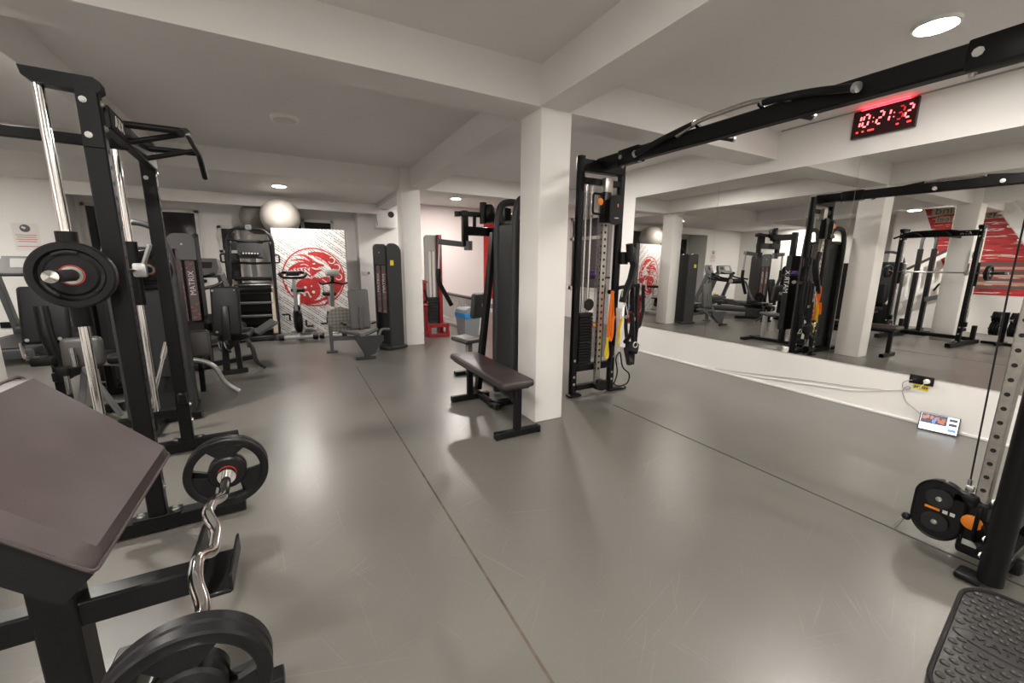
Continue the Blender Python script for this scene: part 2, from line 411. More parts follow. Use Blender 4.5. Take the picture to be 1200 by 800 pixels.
lamp(-1.60, 3.80, True, 'lit round ceiling lamp under a beam, seen in the mirror by the plank graphic', ZB+.002)
lamp(-4.9, 7.6, True, 'lit round ceiling lamp out of the picture over the treadmills', 2.70)
for x, y in ((-.15, .6), (-2.7, .3), (-.2, -2.4), (3.6, -2.2)):
    lamp(x, y, True, 'lit round ceiling lamp out of the picture')

# ------------------------------------------------------------------ mirror wall
for i, (ya, yb, lb) in enumerate(((3.60, 5.08, 'farthest wall mirror panel, next to the cable tower'),
                                  (2.11, 3.597, 'wall mirror panel left of the red clock, reflecting the cable tower'),
                                  (.62, 2.107, 'wall mirror panel under the red clock and above the power outlet'),
                                  (-.87, .617, 'wall mirror panel behind the drilled steel rail'))):
    one('wall_mirror', MB().box(XR-.008, XR-.001, ya, yb, .435, 2.47), 'mirror', lb, 'mirror', (XR, (ya+yb)/2, .435), 'wall mirror panels')

# ------------------------------------------------------------------ red clock
t = T('digital_clock', 'black wall clock with red glowing digits under the ceiling', 'clock', (XR, 1.97, 2.64))
cx = XR-.045
case = t.p('case', MB().rbox((XR-.022, 1.97, 2.753), (.044, .475, .245), .006, 1), mat('clock_case', (.03, .006, .008), .25))
SEG = {'0': 'abcdef', '1': 'bc', '2': 'abged', ':': ''}
def seg7(mb, ch, y, z, h, wd, segs=None):
    """digit with left side at larger y (seen from inside the room)"""
    th = h*.15; s = segs or SEG[ch]; sl = .12
    P = {'a': ((0, h), (wd, h)), 'd': ((0, 0), (wd, 0)), 'g': ((0, h/2), (wd, h/2)), 'f': ((0, h/2), (0, h)), 'b': ((wd, h/2), (wd, h)), 'e': ((0, 0), (0, h/2)), 'c': ((wd, 0), (wd, h/2))}
    for k in s:
        (a, b), (c, d_) = P[k]
        g = th*.62
        if k in 'adg': a += g; c -= g
        else: b += g; d_ -= g
        mb.bar((cx-.002, y-(a+sl*b), z+b), (cx-.002, y-(c+sl*d_), z+d_), th*.8, .003, (1, 0, 0))
m1 = MB(); m2 = MB(); zz = 2.722; h = .104; wd = .042
for ch, y in (('1', 2.189), ('0', 2.125), ('2', 2.018), ('1', 1.968), ('2', 1.812)):
    md = MB(); seg7(md, ch, y, zz, h, wd); t.p('digit', md, 'ledw', label='bright red digit')
seg7(m2, '0', 1.872, zz, h, wd, 'abcdg')
for y in (2.052, 1.900):
    for dz in (.03, .065): m1.rbox((cx-.002, y-.01, zz+dz), (.003, .008, .009), .002, 1)
t.p('colon', m1, 'ledw'); t.p('dim_digit', m2, 'leddim', label='half faded red digit')
mm = MB()
for y, l in ((2.165, .018), (2.12, .016), (2.075, .05), (1.865, .02), (1.79, .03)):
    mm.rbox((cx-.002, y-l/2, 2.682), (.003, l, .014), .002, 1)
t.p('date_line', mm, 'led', label='row of small red date characters')
t.p('added_glow_strip', MB().rbox((XR-.026, 1.97, 2.8768), (.022, .36, .003), .001, 1), mat('clock_glow', (.9, .02, .02), .5, emit=(1, .02, .03), es=4.5), label='added red glow strip on the top edge')  # unseen strip, added to throw a red glow onto the ceiling
t.p('hanger', MB().rbox((XR-.02, 1.742, 2.872), (.03, .02, .02), .004, 1), 'matte')

# ------------------------------------------------------------------ outlet, sticker, wires, tablet
t = T('power_outlet', 'black double power outlet on the white wall under the mirrors', 'power outlet', (XR, 1.366, .375))
t.p('plate', MB().rbox((XR-.006, 1.366, .405), (.012, .165, .082), .004, 2), 'satin')
t.p('socket', MB().lathe([(.028, 0), (.026, .006), (.02, .006), (.018, -.004), (0, -.004)], (XR-.012, 1.405, .405), (-1, 0, 0), 20), 'matte')
t.p('socket', MB().lathe([(.028, 0), (.026, .006), (.02, .006), (.018, -.004), (0, -.004)], (XR-.012, 1.325, .405), (-1, 0, 0), 20), 'matte')
t = T('power_plug', 'white round plug in the black double outlet', 'plug', (XR-.03, 1.325, .405))
t.p('plug_body', MB().lathe([(0, 0), (.022, 0), (.022, .02), (.016, .035), (0, .036)], (XR-.014, 1.325, .405), (-1, 0, 0), 16), 'white')
t.p('cord', MB().tube([(XR-.045, 1.325, .405), (XR-.05, 1.335, .38), (XR-.03, 1.36, .34), (XR-.012, 1.40, .31), (XR-.008, 1.47, .287), (XR-.008, 1.85, .168), (XR-.008, 2.2, .132), (XR-.008, 2.9, .06), (XR-.012, 3.6, .03)], .0035, 6, .05), 'white')
t = T('charger', 'black plug in the double outlet with a grey wire down to the tablet', 'charger', (XR-.03, 1.405, .405))
t.p('plug_body', MB().rbox((XR-.028, 1.405, .405), (.03, .03, .024), .006, 2), 'matte')
pts = [(XR-.04, 1.41, .40), (XR-.03, 1.45, .385), (XR-.012, 1.49, .35), (XR-.012, 1.48, .30), (XR-.012, 1.455, .29), (XR-.012, 1.425, .305), (XR-.012, 1.43, .33), (XR-.012, 1.46, .32), (XR-.012, 1.48, .27), (XR-.012, 1.44, .18), (XR-.03, 1.36, .13), (XR-.075, 1.305, .11)]
t.p('cord', MB().tube(pts, .0035, 6, .03), 'cable')
one('wall_cable', MB().tube([(XR-.006, 1.43, .31), (XR-.006, 1.55, .255), (XR-.006, 1.85, .205), (XR-.006, 2.3, .165), (XR-.006, 2.95, .085), (XR-.012, 3.5, .03)], .003, 6, .1), 'cable',
    'thin grey wire running along the wall above the floor edge', 'cable', (XR, 2.2, .03))
t = T('outlet_sticker', 'small yellow sticker with dark print under the power outlet', 'sticker', (XR, 1.36, .3))
t.p('sticker_sheet', MB().rbox((XR-.0015, 1.362, .338), (.003, .105, .05), .001, 1), 'yellow')
mb = MB()
for y, wd_ in ((1.40, .012), (1.385, .012), (1.37, .012), (1.35, .01), (1.337, .012), (1.322, .012)):
    mb.rbox((XR-.004, y, .338), (.002, wd_*.8, .02), .0005, 1)
t.p('print', mb, 'ink')

t = T('tablet', 'lit tablet leaning on the white wall below the power outlet', 'tablet', (4.86, 1.17, 0))
a = Vector((4.79, 1.285, .005)); b = Vector((4.845, 1.045, .005)); u = (b-a).normalized()
wv = (Vector((.115, .025, .165))); v = (wv-u*wv.dot(u)).normalized(); nrm = u.cross(v)      # u = right as seen, v = up the screen
if nrm.x > 0: nrm = -nrm
W_, H_ = (b-a).length, .168
rot = Matrix((u, v, u.cross(v))).transposed().to_4x4()
def scr(mb, x0, x1, y0, y1, d=.0048, th=.0008):
    mb.rbox(a+u*((x0+x1)/2*W_)+v*((y0+y1)/2*H_)+nrm*d, ((x1-x0)*W_, (y1-y0)*H_, th), .0002, 1, rot); return mb
t.p('bezel', MB().rbox(a+u*W_/2+v*H_/2, (W_, H_, .009), .004, 2, rot), 'matte')
sc = t.p('screen', scr(MB(), .03, .97, .05, .96), 'screw')
t.p('video_picture', scr(MB(), .04, .69, .42, .95, .0056), 'scrd', sc)
mb = MB(); mo = MB(); ml = MB()
for x, y, s_, k in ((.12, .72, .05, 0), (.2, .78, .04, 1), (.31, .76, .04, 0), (.45, .74, .05, 1), (.6, .7, .05, 0), (.58, .58, .05, 0), (.37, .56, .04, 2), (.4, .68, .03, 2), (.5, .62, .03, 1)):
    scr((mo, mo, ml)[k], x-s_, x+s_, y-.09, y+.09, .0062)
t.p('picture_shape', mo, 'scro', sc); t.p('picture_shape', ml, 'scrb', sc)
for y in (.80, .55, .24):
    t.p('thumbnail', scr(MB(), .74, .93, y-.07, y+.07, .0056), 'scrb' if y < .5 else 'scrd', sc)

# ------------------------------------------------------------------ weight plates
def grip_plate(name, R_, th, label, axis, c, group, ring=True, holes=3, hub=.46, a0=0.):
    """rubber plate with three grip openings; flat sides across axis"""
    t = T(name, label, 'weight plate', c, group=group)
    d, u, v = ortho(axis); O = Vector(c)
    mb = MB(); h = th/2
    mb.lathe([(R_*.80, -h*.75), (R_*.84, -h), (R_*.97, -h), (R_, -h*.72), (R_, h*.72), (R_*.97, h), (R_*.84, h), (R_*.80, h*.75), (R_*.80, -h*.75)], O, d, 48)
    mb.lathe([(R_*.10, -h), (R_*hub*.9, -h), (R_*hub, -h*.6), (R_*hub, h*.6), (R_*hub*.9, h), (R_*.10, h), (R_*.10, -h)], O, d, 36)
    for k in range(holes):
        am = a0+2*PI*k/holes; dw = PI/holes*.52
        n = 8; poly = []
        for i in range(n+1):
            aa = am-dw+2*dw*i/n; poly.append((math.cos(aa)*R_*.82, math.sin(aa)*R_*.82))
        for i in range(n+1):
            aa = am+dw*.62-2*dw*.62*i/n; poly.append((math.cos(aa)*R_*hub*.96, math.sin(aa)*R_*hub*.96))
        mb.prism(poly, O-d*h*.55 if u.cross(v).dot(d) > 0 else O+d*h*.55, u, v, th*.55)
    t.p('plate_body', mb, 'rubber')
    if ring:
        for s_ in (1, -1):
            t.p('hub_ring', MB().lathe([(R_*.20, 0), (R_*.225, 0), (R_*.225, .0015), (R_*.20, .0015), (R_*.20, 0)], O+d*(h+.0002)*s_, d*s_, 28), 'redring', label='thin red hub ring')
    t.p('hub_sleeve', MB().lathe([(R_*.10, -h-.003), (R_*.17, -h-.003), (R_*.17, h+.003), (R_*.10, h+.003), (R_*.10, -h-.003)], O, d, 24), 'zinc', label='steel hub')
    return t

# ------------------------------------------------------------------ smith machine at the left
ang = R(3.5)
t = T('smith_machine', 'tall black smith machine with chrome guide rods and drilled uprights', 'smith machine', (-.718, 2.565, 0), ang, w=False)
U1, U2 = 0.0, 1.075            # near and far upright along local y
for y in (U1, U2):
    hb = MB()
    for k in range(24): hb.lathe([(0, 0), (.0095, 0), (.0095, .0012), (0, .0012)], (.0378, y, .42+k*.066), (1, 0, 0), 10)
    up = t.p('upright', MB().rbox((0, y, 1.09), (.075, .06, 2.06), .006, 1), 'black', inlay=(hb, 'matte'))
    xf = .38 if y == U1 else .31
    t.p('foot', MB().rbox(((xf-.82)/2, y, .05), (xf+.82, .075, .075), .005, 1), 'black')
    t.p('foot_plate', MB().rbox((0, y, .092), (.19, .085, .008), .002, 1), 'black')
    bolt_parts(t, [(-.07, y, .096), (.07, y, .096)], (0, 0, 1), .012, .014)
    bolt_parts(t, [(-.012, y-.036, 1.93), (-.012, y-.036, 2.07)], (0, -1, 0), .009, .008)
    bolt_parts(t, [(.0375, y, 2.07), (.0375, y, 1.97), (.0375, y, .36), (.0375, y, .24)], (1, 0, 0), .010, .010)
    t.p('gusset_plate', MB().rbox((0, y-.033, 2.0), (.07, .006, .24), .002, 1), 'black')
    t.p('top_bracket', MB().prism([(-.190, 2.165), (-.183, 2.13), (-.155, 2.11), (.036, 2.105), (.052, 2.12), (.05, 2.15), (.03, 2.165)], (0, y+.035, 0), (1, 0, 0), (0, 0, 1), .07), 'black')
    t.p('guide_rod', MB().cyl((-.148, y, .30), (-.148, y, 2.11), .019, 16), 'chrome', label='chrome guide rod')
    t.p('rod_bracket', MB().rbox((-.08, y, .31), (.21, .05, .06), .005, 1), 'black')
    t.p('slide_sleeve', MB().lathe([(.021, -.21), (.036, -.21), (.036, .21), (.021, .21)], (-.148, y, 1.31), (0, 0, 1), 20), 'black')
    t.p('rear_upright', MB().rbox((-.60, y, .20), (.07, .06, .32), .005, 1), 'black')
for y in (U1, U2): t.p('safety_hook', MB().rbox((.01, y-.05, .42), (.05, .06, .09), .01, 1), 'black')
t.p('floor_crossbar', MB().bar((-.60, U1, .10), (-.60, U2, .10), .07, .07), 'black')
cb = t.p('top_crossbar', MB().bar((.03, U1+.03, 2.03), (.03, U2-.03, 2.03), .05, .10), 'black')
t.p('lettering', MB().text('ATX', .075, .002, (.057, .17, 2.03), (0, 1, 0), (0, 0, 1)), 'spat', cb, 'white block letters')
t.p('wall_tie_bar', MB().bar((-.60, .45, 2.0), (.03, .45, 2.0), .035, .05), 'black')
g = MB()
for y in (.30, .82): g.tube([(.05, y, 2.07), (.30, y, 2.075)], .017, 10)
for y in (.36, .76): g.tube([(.05, y, 2.0), (.28, y, 2.075)], .014, 10)
g.tube([(.30, .05, 2.01), (.30, .28, 2.075), (.30, .84, 2.075), (.30, 1.08, 1.97)], .017, 10, .08)
t.p('pull_up_grips', g, 'black')
bar_ = t.p('barbell', MB().cyl((-.105, -.10, 1.335), (-.105, U2+.14, 1.335), .014, 16), 'chrome', label='chrome bar')
for s_, y in ((-1, -.10), (1, U2+.10)):
    t.p('bar_sleeve', MB().lathe([(0, 0), (.024, 0), (.024, .27), (.017, .285), (0, .287)], (-.105, y, 1.335), (0, s_, 0), 18), 'matte', bar_)
    t.p('bar_cap', MB().lathe([(0, 0), (.025, 0), (.024, .035), (0, .04)], (-.105, y+s_*.26, 1.335), (0, s_, 0), 18), 'chrome', bar_, 'chrome end cap')
for y in (.10, U2-.10):
    t.p('bar_hook', MB().rbox((-.10, y, 1.335), (.07, .05, .09), .012, 2).bar((-.09, y, 1.34), (-.03, y-.02, 1.50), .03, .016), 'silver', bar_, 'silver bar hook')
mxr = Matrix.Translation((-.718, 2.565, 0)) @ Matrix.Rotation(ang, 4, 'Z')
axr = Vector((math.sin(-ang), math.cos(-ang), 0)); axr = Vector((-math.sin(ang), math.cos(ang), 0))
def big_plate(c, label, a0=.4):
    t = T('weight_plate', label, 'weight plate', c, group='large rubber plates on the smith machine bar')
    O = Vector(c); d, u, v = ortho(axr); Rr = .137
    mb = MB().lathe([(.027, -.018), (.078, -.018), (.088, -.010), (.100, -.010), (.108, -.026), (.131, -.026), (Rr, -.019), (Rr, .019), (.131, .026), (.108, .026), (.100, .010), (.088, .010), (.078, .018), (.027, .018), (.027, -.018)], O, d, 56)
    t.p('plate_body', mb, 'rubber')
    for s_ in (1, -1):
        t.p('hub_ring', MB().lathe([(.038, 0), (.0415, 0), (.0415, .0015), (.038, .0015), (.038, 0)], O+d*.0185*s_, d*s_, 28), 'redring', label='thin red hub ring')
        for k in range(3):
            aa = a0+k*2*PI/3; pts_ = []
            for i in range(9):
                x = aa-.42+.84*i/8; pts_.append(O+(u*math.cos(x)+v*math.sin(x))*.095+d*.0115*s_)
            t.p('grip_recess', MB().tube(pts_, .008, 8), 'matte')
    t.p('hub_sleeve', MB().lathe([(.025, -.022), (.036, -.022), (.036, .022), (.025, .022), (.025, -.022)], O, d, 24), 'zinc', label='steel hub')
big_plate(mxr @ Vector((-.105, -.165, 1.335)), 'large black rubber plate on the near end of the smith machine bar')
big_plate(mxr @ Vector((-.105, U2+.175, 1.335)), 'large black rubber plate on the far end of the smith machine bar')

# ------------------------------------------------------------------ preacher curl bench
t = T('preacher_curl_bench', 'preacher curl bench with thick brown arm pad on a black frame', 'curl bench', (-.60, 1.35, 0))
# slanted arm pad
top = Vector((-.70, 1.35, 1.055)); bot = Vector((-.425, 1.35, .775)); du = (bot-top).normalized(); dv = Vector((0, 1, 0)); dn = Vector((-du.z, 0, du.x))
if dn.z < 0: dn = -dn
rotp = Matrix((du, dv, du.cross(dv))).transposed().to_4x4()
L_ = (bot-top).length+.04
nx, ny = 14, 18; Wp = .60
pad = MB(); vs = []; fs = []
def padpt(i, j, side):
    a_ = i/nx; b_ = j/ny; x = (a_-.5)*L_; y = (b_-.5)*Wp
    e = min(a_, 1-a_, ); f = min(b_, 1-b_)
    ed = min(1, min(e*L_, f*Wp)/.035); bul = .030*math.sqrt(max(0, 1-(1-ed)**2)) + .006*math.sin(PI*a_)*math.sin(PI*b_)
    if side < 0: bul = 0
    c_ = (top+bot)/2; return c_+du*x+dv*y+dn*(bul+(.0 if side > 0 else -.075))
for side in (1, -1):
    for i in range(nx+1):
        for j in range(ny+1): vs.append(padpt(i, j, side))
n1 = (nx+1)*(ny+1); id_ = lambda i, j, s=0: s*n1+i*(ny+1)+j
for s_ in (0, 1):
    for i in range(nx):
        for j in range(ny): fs.append((id_(i, j, s_), id_(i+1, j, s_), id_(i+1, j+1, s_), id_(i, j+1, s_)))
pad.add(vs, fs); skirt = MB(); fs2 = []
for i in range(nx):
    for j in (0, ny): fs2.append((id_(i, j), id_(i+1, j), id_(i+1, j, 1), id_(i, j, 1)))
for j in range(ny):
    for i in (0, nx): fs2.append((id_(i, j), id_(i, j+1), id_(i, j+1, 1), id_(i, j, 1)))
skirt.add(vs, fs2); po = t.p('arm_pad', pad, 'brown', label='brown vinyl arm pad', inlay=(skirt, 'blackpad'))  # pad sides coloured darker than the brown top
pp = [padpt(0, 0, 1), padpt(nx, 0, 1), padpt(nx, ny, 1), padpt(0, ny, 1), padpt(0, 0, 1)]
t.p('piping', MB().tube([p_+dn*.003 for p_ in pp], .004, 8, .02), 'brown', po)
t.p('pad_board', MB().rbox((top+bot)/2-dn*.085, (L_-.06, Wp-.08, .02), .004, 1, rotp), 'matte')
t.p('post', MB().bar((-.60, 1.35, .06), (-.60, 1.35, .82), .085, .085, (0, 1, 0)), 'satin')
t.p('pad_bracket', MB().bar((-.66, 1.35, .88), (-.49, 1.35, .72), .07, .05), 'satin')
t.p('beam', MB().bar((-1.25, 1.35, .49), (-.30, 1.35, .49), .06, .075), 'satin')
t.p('base_beam', MB().bar((-1.35, 1.35, .03), (-.13, 1.35, .03), .06, .05), 'satin')
t.p('foot', MB().bar((-.60, 1.02, .045), (-.60, 1.68, .045), .07, .07), 'satin')
t.p('foot', MB().bar((-1.32, 1.05, .045), (-1.32, 1.65, .045), .07, .07), 'satin')
t.p('bar_rest', MB().rbox((-.305, 1.36, .53), (.012, .20, .12), .004, 1).rbox((-.265, 1.36, .473), (.085, .20, .014), .004, 1).rbox((-.224, 1.36, .50), (.008, .20, .06), .003, 1), 'satin')
t.p('seat', MB().rbox((-1.02, 1.35, .575), (.36, .32, .075), .03, 3), 'blackpad', label='black seat pad')
t.p('seat_post', MB().rbox((-1.05, 1.35, .52), (.07, .07, .06), .004, 1), 'char')

# curl bar with its four plates
PA = Vector((-.286, 1.83, .588)); PBv = Vector((-.236, .851, .594)); ax = (PA-PBv).normalized(); ctr = (PA+PBv)/2; HB = (PA-PBv).length/2
t = T('curl_bar', 'chrome curl bar resting on the curl bench hooks', 'curl bar', tuple(ctr-Vector((0, 0, .02))))
pr = ax.cross(Vector((0, 0, 1))).normalized(); upv = pr.cross(ax)
if upv.z < 0: upv = -upv
zig = [(-HB-.10, 0), (-HB+.13, 0), (-.27, -.0), (-.20, -.045), (-.11, -.055), (-.06, .0), (.06, .0), (.11, -.055), (.20, -.045), (.27, 0), (HB-.13, 0), (HB+.10, 0)]
pts_ = [ctr+ax*a_+(-upv*.6+pr*.5)*-b_*-1 for a_, b_ in zig]
t.p('shaft', MB().tube(pts_, .0165, 14, .03), 'chrome')
for s_ in (1, -1):
    t.p('collar', MB().lathe([(.015, -.012), (.030, -.012), (.030, .012), (.015, .012)], ctr+ax*s_*(HB-.05), ax, 18), 'chrome')
    t.p('spring_collar', MB().lathe([(.015, -.016), (.027, -.016), (.027, .016), (.015, .016)], ctr+ax*s_*(HB+.055), ax, 18), 'chrome')
    for k, off in enumerate((-.0155, .0155)):
        grip_plate('weight_plate', .138, .030, ('black rubber plate with grip holes on the %s end of the curl bar, %s one' % ('far' if s_ > 0 else 'near', 'inner' if k == (0 if s_ > 0 else 1) else 'outer')),
                   ax, tuple(ctr+ax*(s_*HB+off)), 'small rubber plates on the curl bar', a0=.5+(.15 if k else 0))

# ------------------------------------------------------------------ flat bench
t = T('flat_bench', 'flat bench with brown pad and black T legs before the white column', 'bench', (1.51, 3.27, 0))
t.p('pad', MB().rbox((1.505, 3.27, .465), (.30, 1.20, .065), .028, 4), 'brown', label='brown vinyl bench pad')
t.p('pad_board', MB().rbox((1.505, 3.27, .425), (.24, 1.12, .02), .004, 1), 'matte')
t.p('spine', MB().bar((1.52, 2.80, .40), (1.52, 3.74, .40), .05, .04), 'black')
for y in (2.765, 3.79):
    t.p('leg', MB().rbox((1.545, y, .235), (.055, .055, .37), .005, 1), 'black')
    t.p('foot', MB().rbox((1.55, y, .03), (.42, .055, .055), .004, 1), 'black')
    for x in (1.355, 1.745): t.p('foot_cap', MB().rbox((x, y, .03), (.03, .062, .060), .006, 1), 'rubber')

# ------------------------------------------------------------------ cable crossover: two towers joined by a boom (one rigid machine)
t = T('cable_crossover', 'black cable crossover with two towers and a long overhead boom with grips', 'cable machine', (2.85, 1.9, 0))
def pulley_carriage(par, P, sgn, low):
    """carriage riding the drilled rail; pulley housing reaches towards sgn*y"""
    P = Vector(P)
    c = t.p('carriage', MB().rbox(P, (.085, .10, .22), .012, 2), 'black')
    hous = MB()
    o = P+Vector((-.03, sgn*.05, 0)); poly = []
    for k in range(26):
        a_ = 2*PI*k/26; ca, sa = math.cos(a_), math.sin(a_)
        poly.append((.118+.085*ca, (.075 if sa > 0 else -.06)+.085*sa*(1.0)))
    hous.prism(poly, o+Vector((.006, 0, .01)), (0, sgn, 0), (0, 0, 1), .055*sgn if 0 else .05)
    hous.bar(P+Vector((0, 0, .04)), P+Vector((0, sgn*.10, .05)), .05, .09)
    h_ = t.p('pulley_housing', hous, 'satin', c)
    return c
for yt, sgn, near in ((3.40, -1, False), (.375, 1, True)):
    nm = 'near' if near else 'far'
    yb = yt+(.05*-sgn)
    zt = 2.43
    for x in ((2.635, 3.10) if near else (2.575, 3.10)):
        t.p('post', MB().cyl((x, yt, .03), (x, yt, zt if x < 3 else 2.40), .042, 20), 'black')
        t.p('post_cap', MB().lathe([(0, .0), (.043, 0), (.043, .012), (0, .016)], (x, yt, zt if x < 3 else 2.40), (0, 0, 1), 20), 'satin')
        t.p('foot', MB().rbox((x+(.07 if x > 3 else 0), yt-(.03 if not near else -.06), .018), (.26 if x > 3 else .10 if near else .16, .085, .03), .012, 2), 'black')
        bolt_parts(t, [(x-.01, yt+sgn*.041, z) for z in (.14, .22, .40)], (0, sgn, 0), .010, .006)
    x0_ = 2.65 if near else 2.58
    t.p('base_rail', MB().bar((x0_, yt, .09), (3.10, yt, .09), .06, .06), 'black')
    t.p('low_crossbar', MB().bar((x0_, yt, .31), (3.10, yt, .31), .06, .075), 'black')
    t.p('top_crossbar', MB().bar((2.575, yt, 2.36), (3.10, yt, 2.36), .09, .11), 'black')
    t.p('upper_crossbar', MB().bar((2.575, yt, 2.22), (3.10, yt, 2.22), .05, .06), 'black')
    yr = yt+sgn*(.112 if near else .07)    # drilled rail plane
    xr_ = 2.845
    hb = MB()
    for k in range(27):
        z = .30+k*.068
        hb.lathe([(0, 0), (.010, 0), (.014, .0005), (.014, .0015), (.010, .0008), (0, .0006)], (xr_, yr+sgn*.0226, z), (0, sgn, 0), 12)
        hb.lathe([(0, 0), (.010, 0), (.010, .0008), (0, .0008)], (xr_-.0312, yr, z), (-1, 0, 0), 12)
    rail = t.p('drilled_rail', MB().rbox((xr_, yr, 1.12), (.062, .045, 2.0), .004, 1), 'steel', label='brushed steel rail with a row of holes', inlay=(hb, 'matte'))
    if near:
        # carriage low on the rail
        zc = .205; P = Vector((xr_, yr, zc))
        c = t.p('carriage', MB().rbox(P+Vector((0, 0, -.03)), (.088, .072, .26), .012, 2).rbox(P+Vector((0, -.06, -.15)), (.07, .22, .08), .02, 2), 'satin')
        poly = []
        for k in range(40):
            a_ = 2*PI*k/40; ca, sa = math.cos(a_), math.sin(a_)
            # two lobes, the top one wider towards the rail
            r_ = .098; yy = .105+r_*ca*.92; z_ = (.045 if sa > 0 else -.065)+r_*sa
            poly.append((yy, z_))
        hb_ = MB(); hb_.prism(poly, P+Vector((-.055, .02, .005)), (0, 1, 0), (0, 0, 1), .045)
        hb_.rbox(P+Vector((-.03, .05, .095)), (.05, .10, .07), .02, 2)
        h_ = t.p('pulley_housing', hb_, 'satin', c)
        edge = MB(); edge.tube([P+Vector((-.054, .02+p_[0], .005+p_[1])) for p_ in poly]+[P+Vector((-.054, .02+poly[0][0], .005+poly[0][1]))], .006, 6)
        t.p('housing_rim', edge, 'black', c)
        for z_ in (.055, -.07):
            t.p('pulley', MB().lathe([(0, -.006), (.016, -.006), (.018, .0), (.045, .0), (.050, .006), (.050, .012), (0, .012)], P+Vector((-.058, .125, .005+z_)), (-1, 0, 0), 28), 'matte', c)
            t.p('pulley_bolt', MB().lathe([(0, 0), (.012, 0), (.012, .007), (.006, .009), (0, .009)], P+Vector((-.069, .125, .005+z_)), (-1, 0, 0), 12), 'zinc', c)
        t.p('sticker', MB().rbox(P+Vector((-.0575, .145, -.002)), (.001, .055, .013), .0003, 1), 'orange', c, 'orange sticker')
        t.p('sticker', MB().rbox(P+Vector((-.0575, .098, -.002)), (.001, .018, .018), .0003, 1).rbox(P+Vector((-.0575, .072, -.002)), (.001, .018, .018), .0003, 1), 'spat', c, 'pale pictogram stickers')
        t.p('sticker', MB().prism([(-.014, 0), (.014, 0), (0, .024)], P+Vector((-.0575, .128, -.118)), (0, -1, 0), (0, 0, 1), .001), 'yellow', c, 'yellow warning triangle')
        t.p('pull_pin', MB().lathe([(0, 0), (.020, 0), (.036, .012), (.036, .022), (.020, .03), (0, .03)], P+Vector((-.045, .005, .0)), (-1, 0, 0), 20), 'orange', c, 'orange adjustment knob')
        t.p('handle_loop', MB().tube([P+Vector((-.045, -.012, .085)), P+Vector((-.085, -.012, .075)), P+Vector((-.085, -.012, -.075)), P+Vector((-.045, -.012, -.085))], .008, 8, .03), 'black', c)
        t.p('name_plate', MB().rbox(P+Vector((-.046, .0, -.115)), (.002, .05, .028), .0005, 1), 'lgrey', c)
        t.p('cable_fork', MB().rbox(P+Vector((-.01, .045, .145)), (.03, .03, .03), .006, 2).cyl(P+Vector((-.01, .05, .15)), P+Vector((-.01, .05, .19)), .008, 10), 'zinc', c)
        t.p('cable', MB().tube([P+Vector((-.01, .05, .18)), (2.81, .555, 1.3), (2.80, .56, 2.25)], .0035, 6), 'matte', label='thin black cable')
        # ball stop with snap hook at the front of the housing
        t.p('cable_stop', MB().ball(P+Vector((-.05, .232, -.105)), .020, 16, 10), 'rubber', c)
        t.p('snap_hook', MB().tube([P+Vector((-.05, .238, -.115)), P+Vector((-.055, .25, -.15)), P+Vector((-.06, .262, -.19)), P+Vector((-.05, .272, -.19)), P+Vector((-.045, .25, -.125))], .005, 8, .01), 'zinc', c)
        t.p('lower_bracket', MB().bar((xr_, yr-.02, .16), (2.70, yt-.0, .14), .06, .12), 'satin')
    else:
        zc = 1.95; P = Vector((xr_, yr, zc))
        c = t.p('carriage', MB().rbox(P+Vector((0, 0, .02)), (.09, .08, .30), .012, 2), 'satin')
        t.p('pull_pin', MB().lathe([(0, 0), (.02, 0), (.034, .012), (.034, .022), (.018, .03), (0, .03)], P+Vector((-.13, -.06, .06)), (0, -1, 0), 20), 'orange', c, 'orange adjustment knob')
        t.p('carriage_grip', MB().tube([P+Vector((-.04, -.03, .14)), P+Vector((-.19, -.04, .14)), P+Vector((-.19, -.04, -.05)), P+Vector((-.04, -.03, -.05))], .012, 8, .03), 'black', c)
        poly = []
        for k in range(36):
            a_ = 2*PI*k/36; poly.append((.05+.062*math.cos(a_), (.07 if math.sin(a_) > 0 else -.09)+.062*math.sin(a_)))
        h_ = t.p('pulley_housing', MB().prism(poly, P+Vector((.0, -.07, .0)), (1, -.4, 0), (0, 0, 1), .05), 'satin', c)
        t.p('pulley', MB().lathe([(0, 0), (.045, 0), (.045, .01), (0, .012)], P+Vector((.06, -.135, -.09)), (-.35, -1, 0), 20), 'steel', c)
        t.p('sticker', MB().rbox(P+Vector((.055, -.142, .03)), (.04, .002, .03), .0005, 1), 'orange', c, 'orange sticker')
        t.p('rail_pulley_block', MB().rbox((xr_+.03, yr+.02, 2.18), (.10, .07, .16), .01, 2), 'steel')
        t.p('low_pulley', MB().lathe([(0, 0), (.06, 0), (.06, .03), (0, .03)], (xr_+.03, yr-.05, .12), (-.6, -1, 0), 20), 'satin')
        t.p('low_pulley_fork', MB().rbox((xr_+.02, yr-.01, .12), (.09, .09, .12), .02, 2), 'black')
        # weight stack behind the rail
        for k in range(16):
            t.p('weight_plate', MB().rbox((2.70, yt+.01, .375+k*.031), (.17, .10, .027), .004, 1), 'black')
        t.p('top_weight', MB().rbox((2.70, yt+.01, .375+16*.031+.01), (.17, .10, .045), .008, 1), 'satin')
        for x in (2.665, 2.735): t.p('guide_rod', MB().cyl((x, yt+.01, .33), (x, yt+.01, 2.2), .010, 10), 'chrome')
        t.p('stack_wheel', MB().lathe([(0, -.012), (.055, -.012), (.062, -.006), (.062, .006), (.055, .012), (0, .012)], (2.735, yt-.02, .99), (0, 1, 0), 24), 'satin')
        t.p('selector_pin', MB().rbox((2.80, yt-.05, .77), (.04, .02, .03), .006, 1), 'orange', label='orange selector pin')
        t.p('cable', MB().tube([(2.69, yt-.0, .95), (2.69, yt, 2.25)], .0035, 6), 'matte', label='thin black cable')
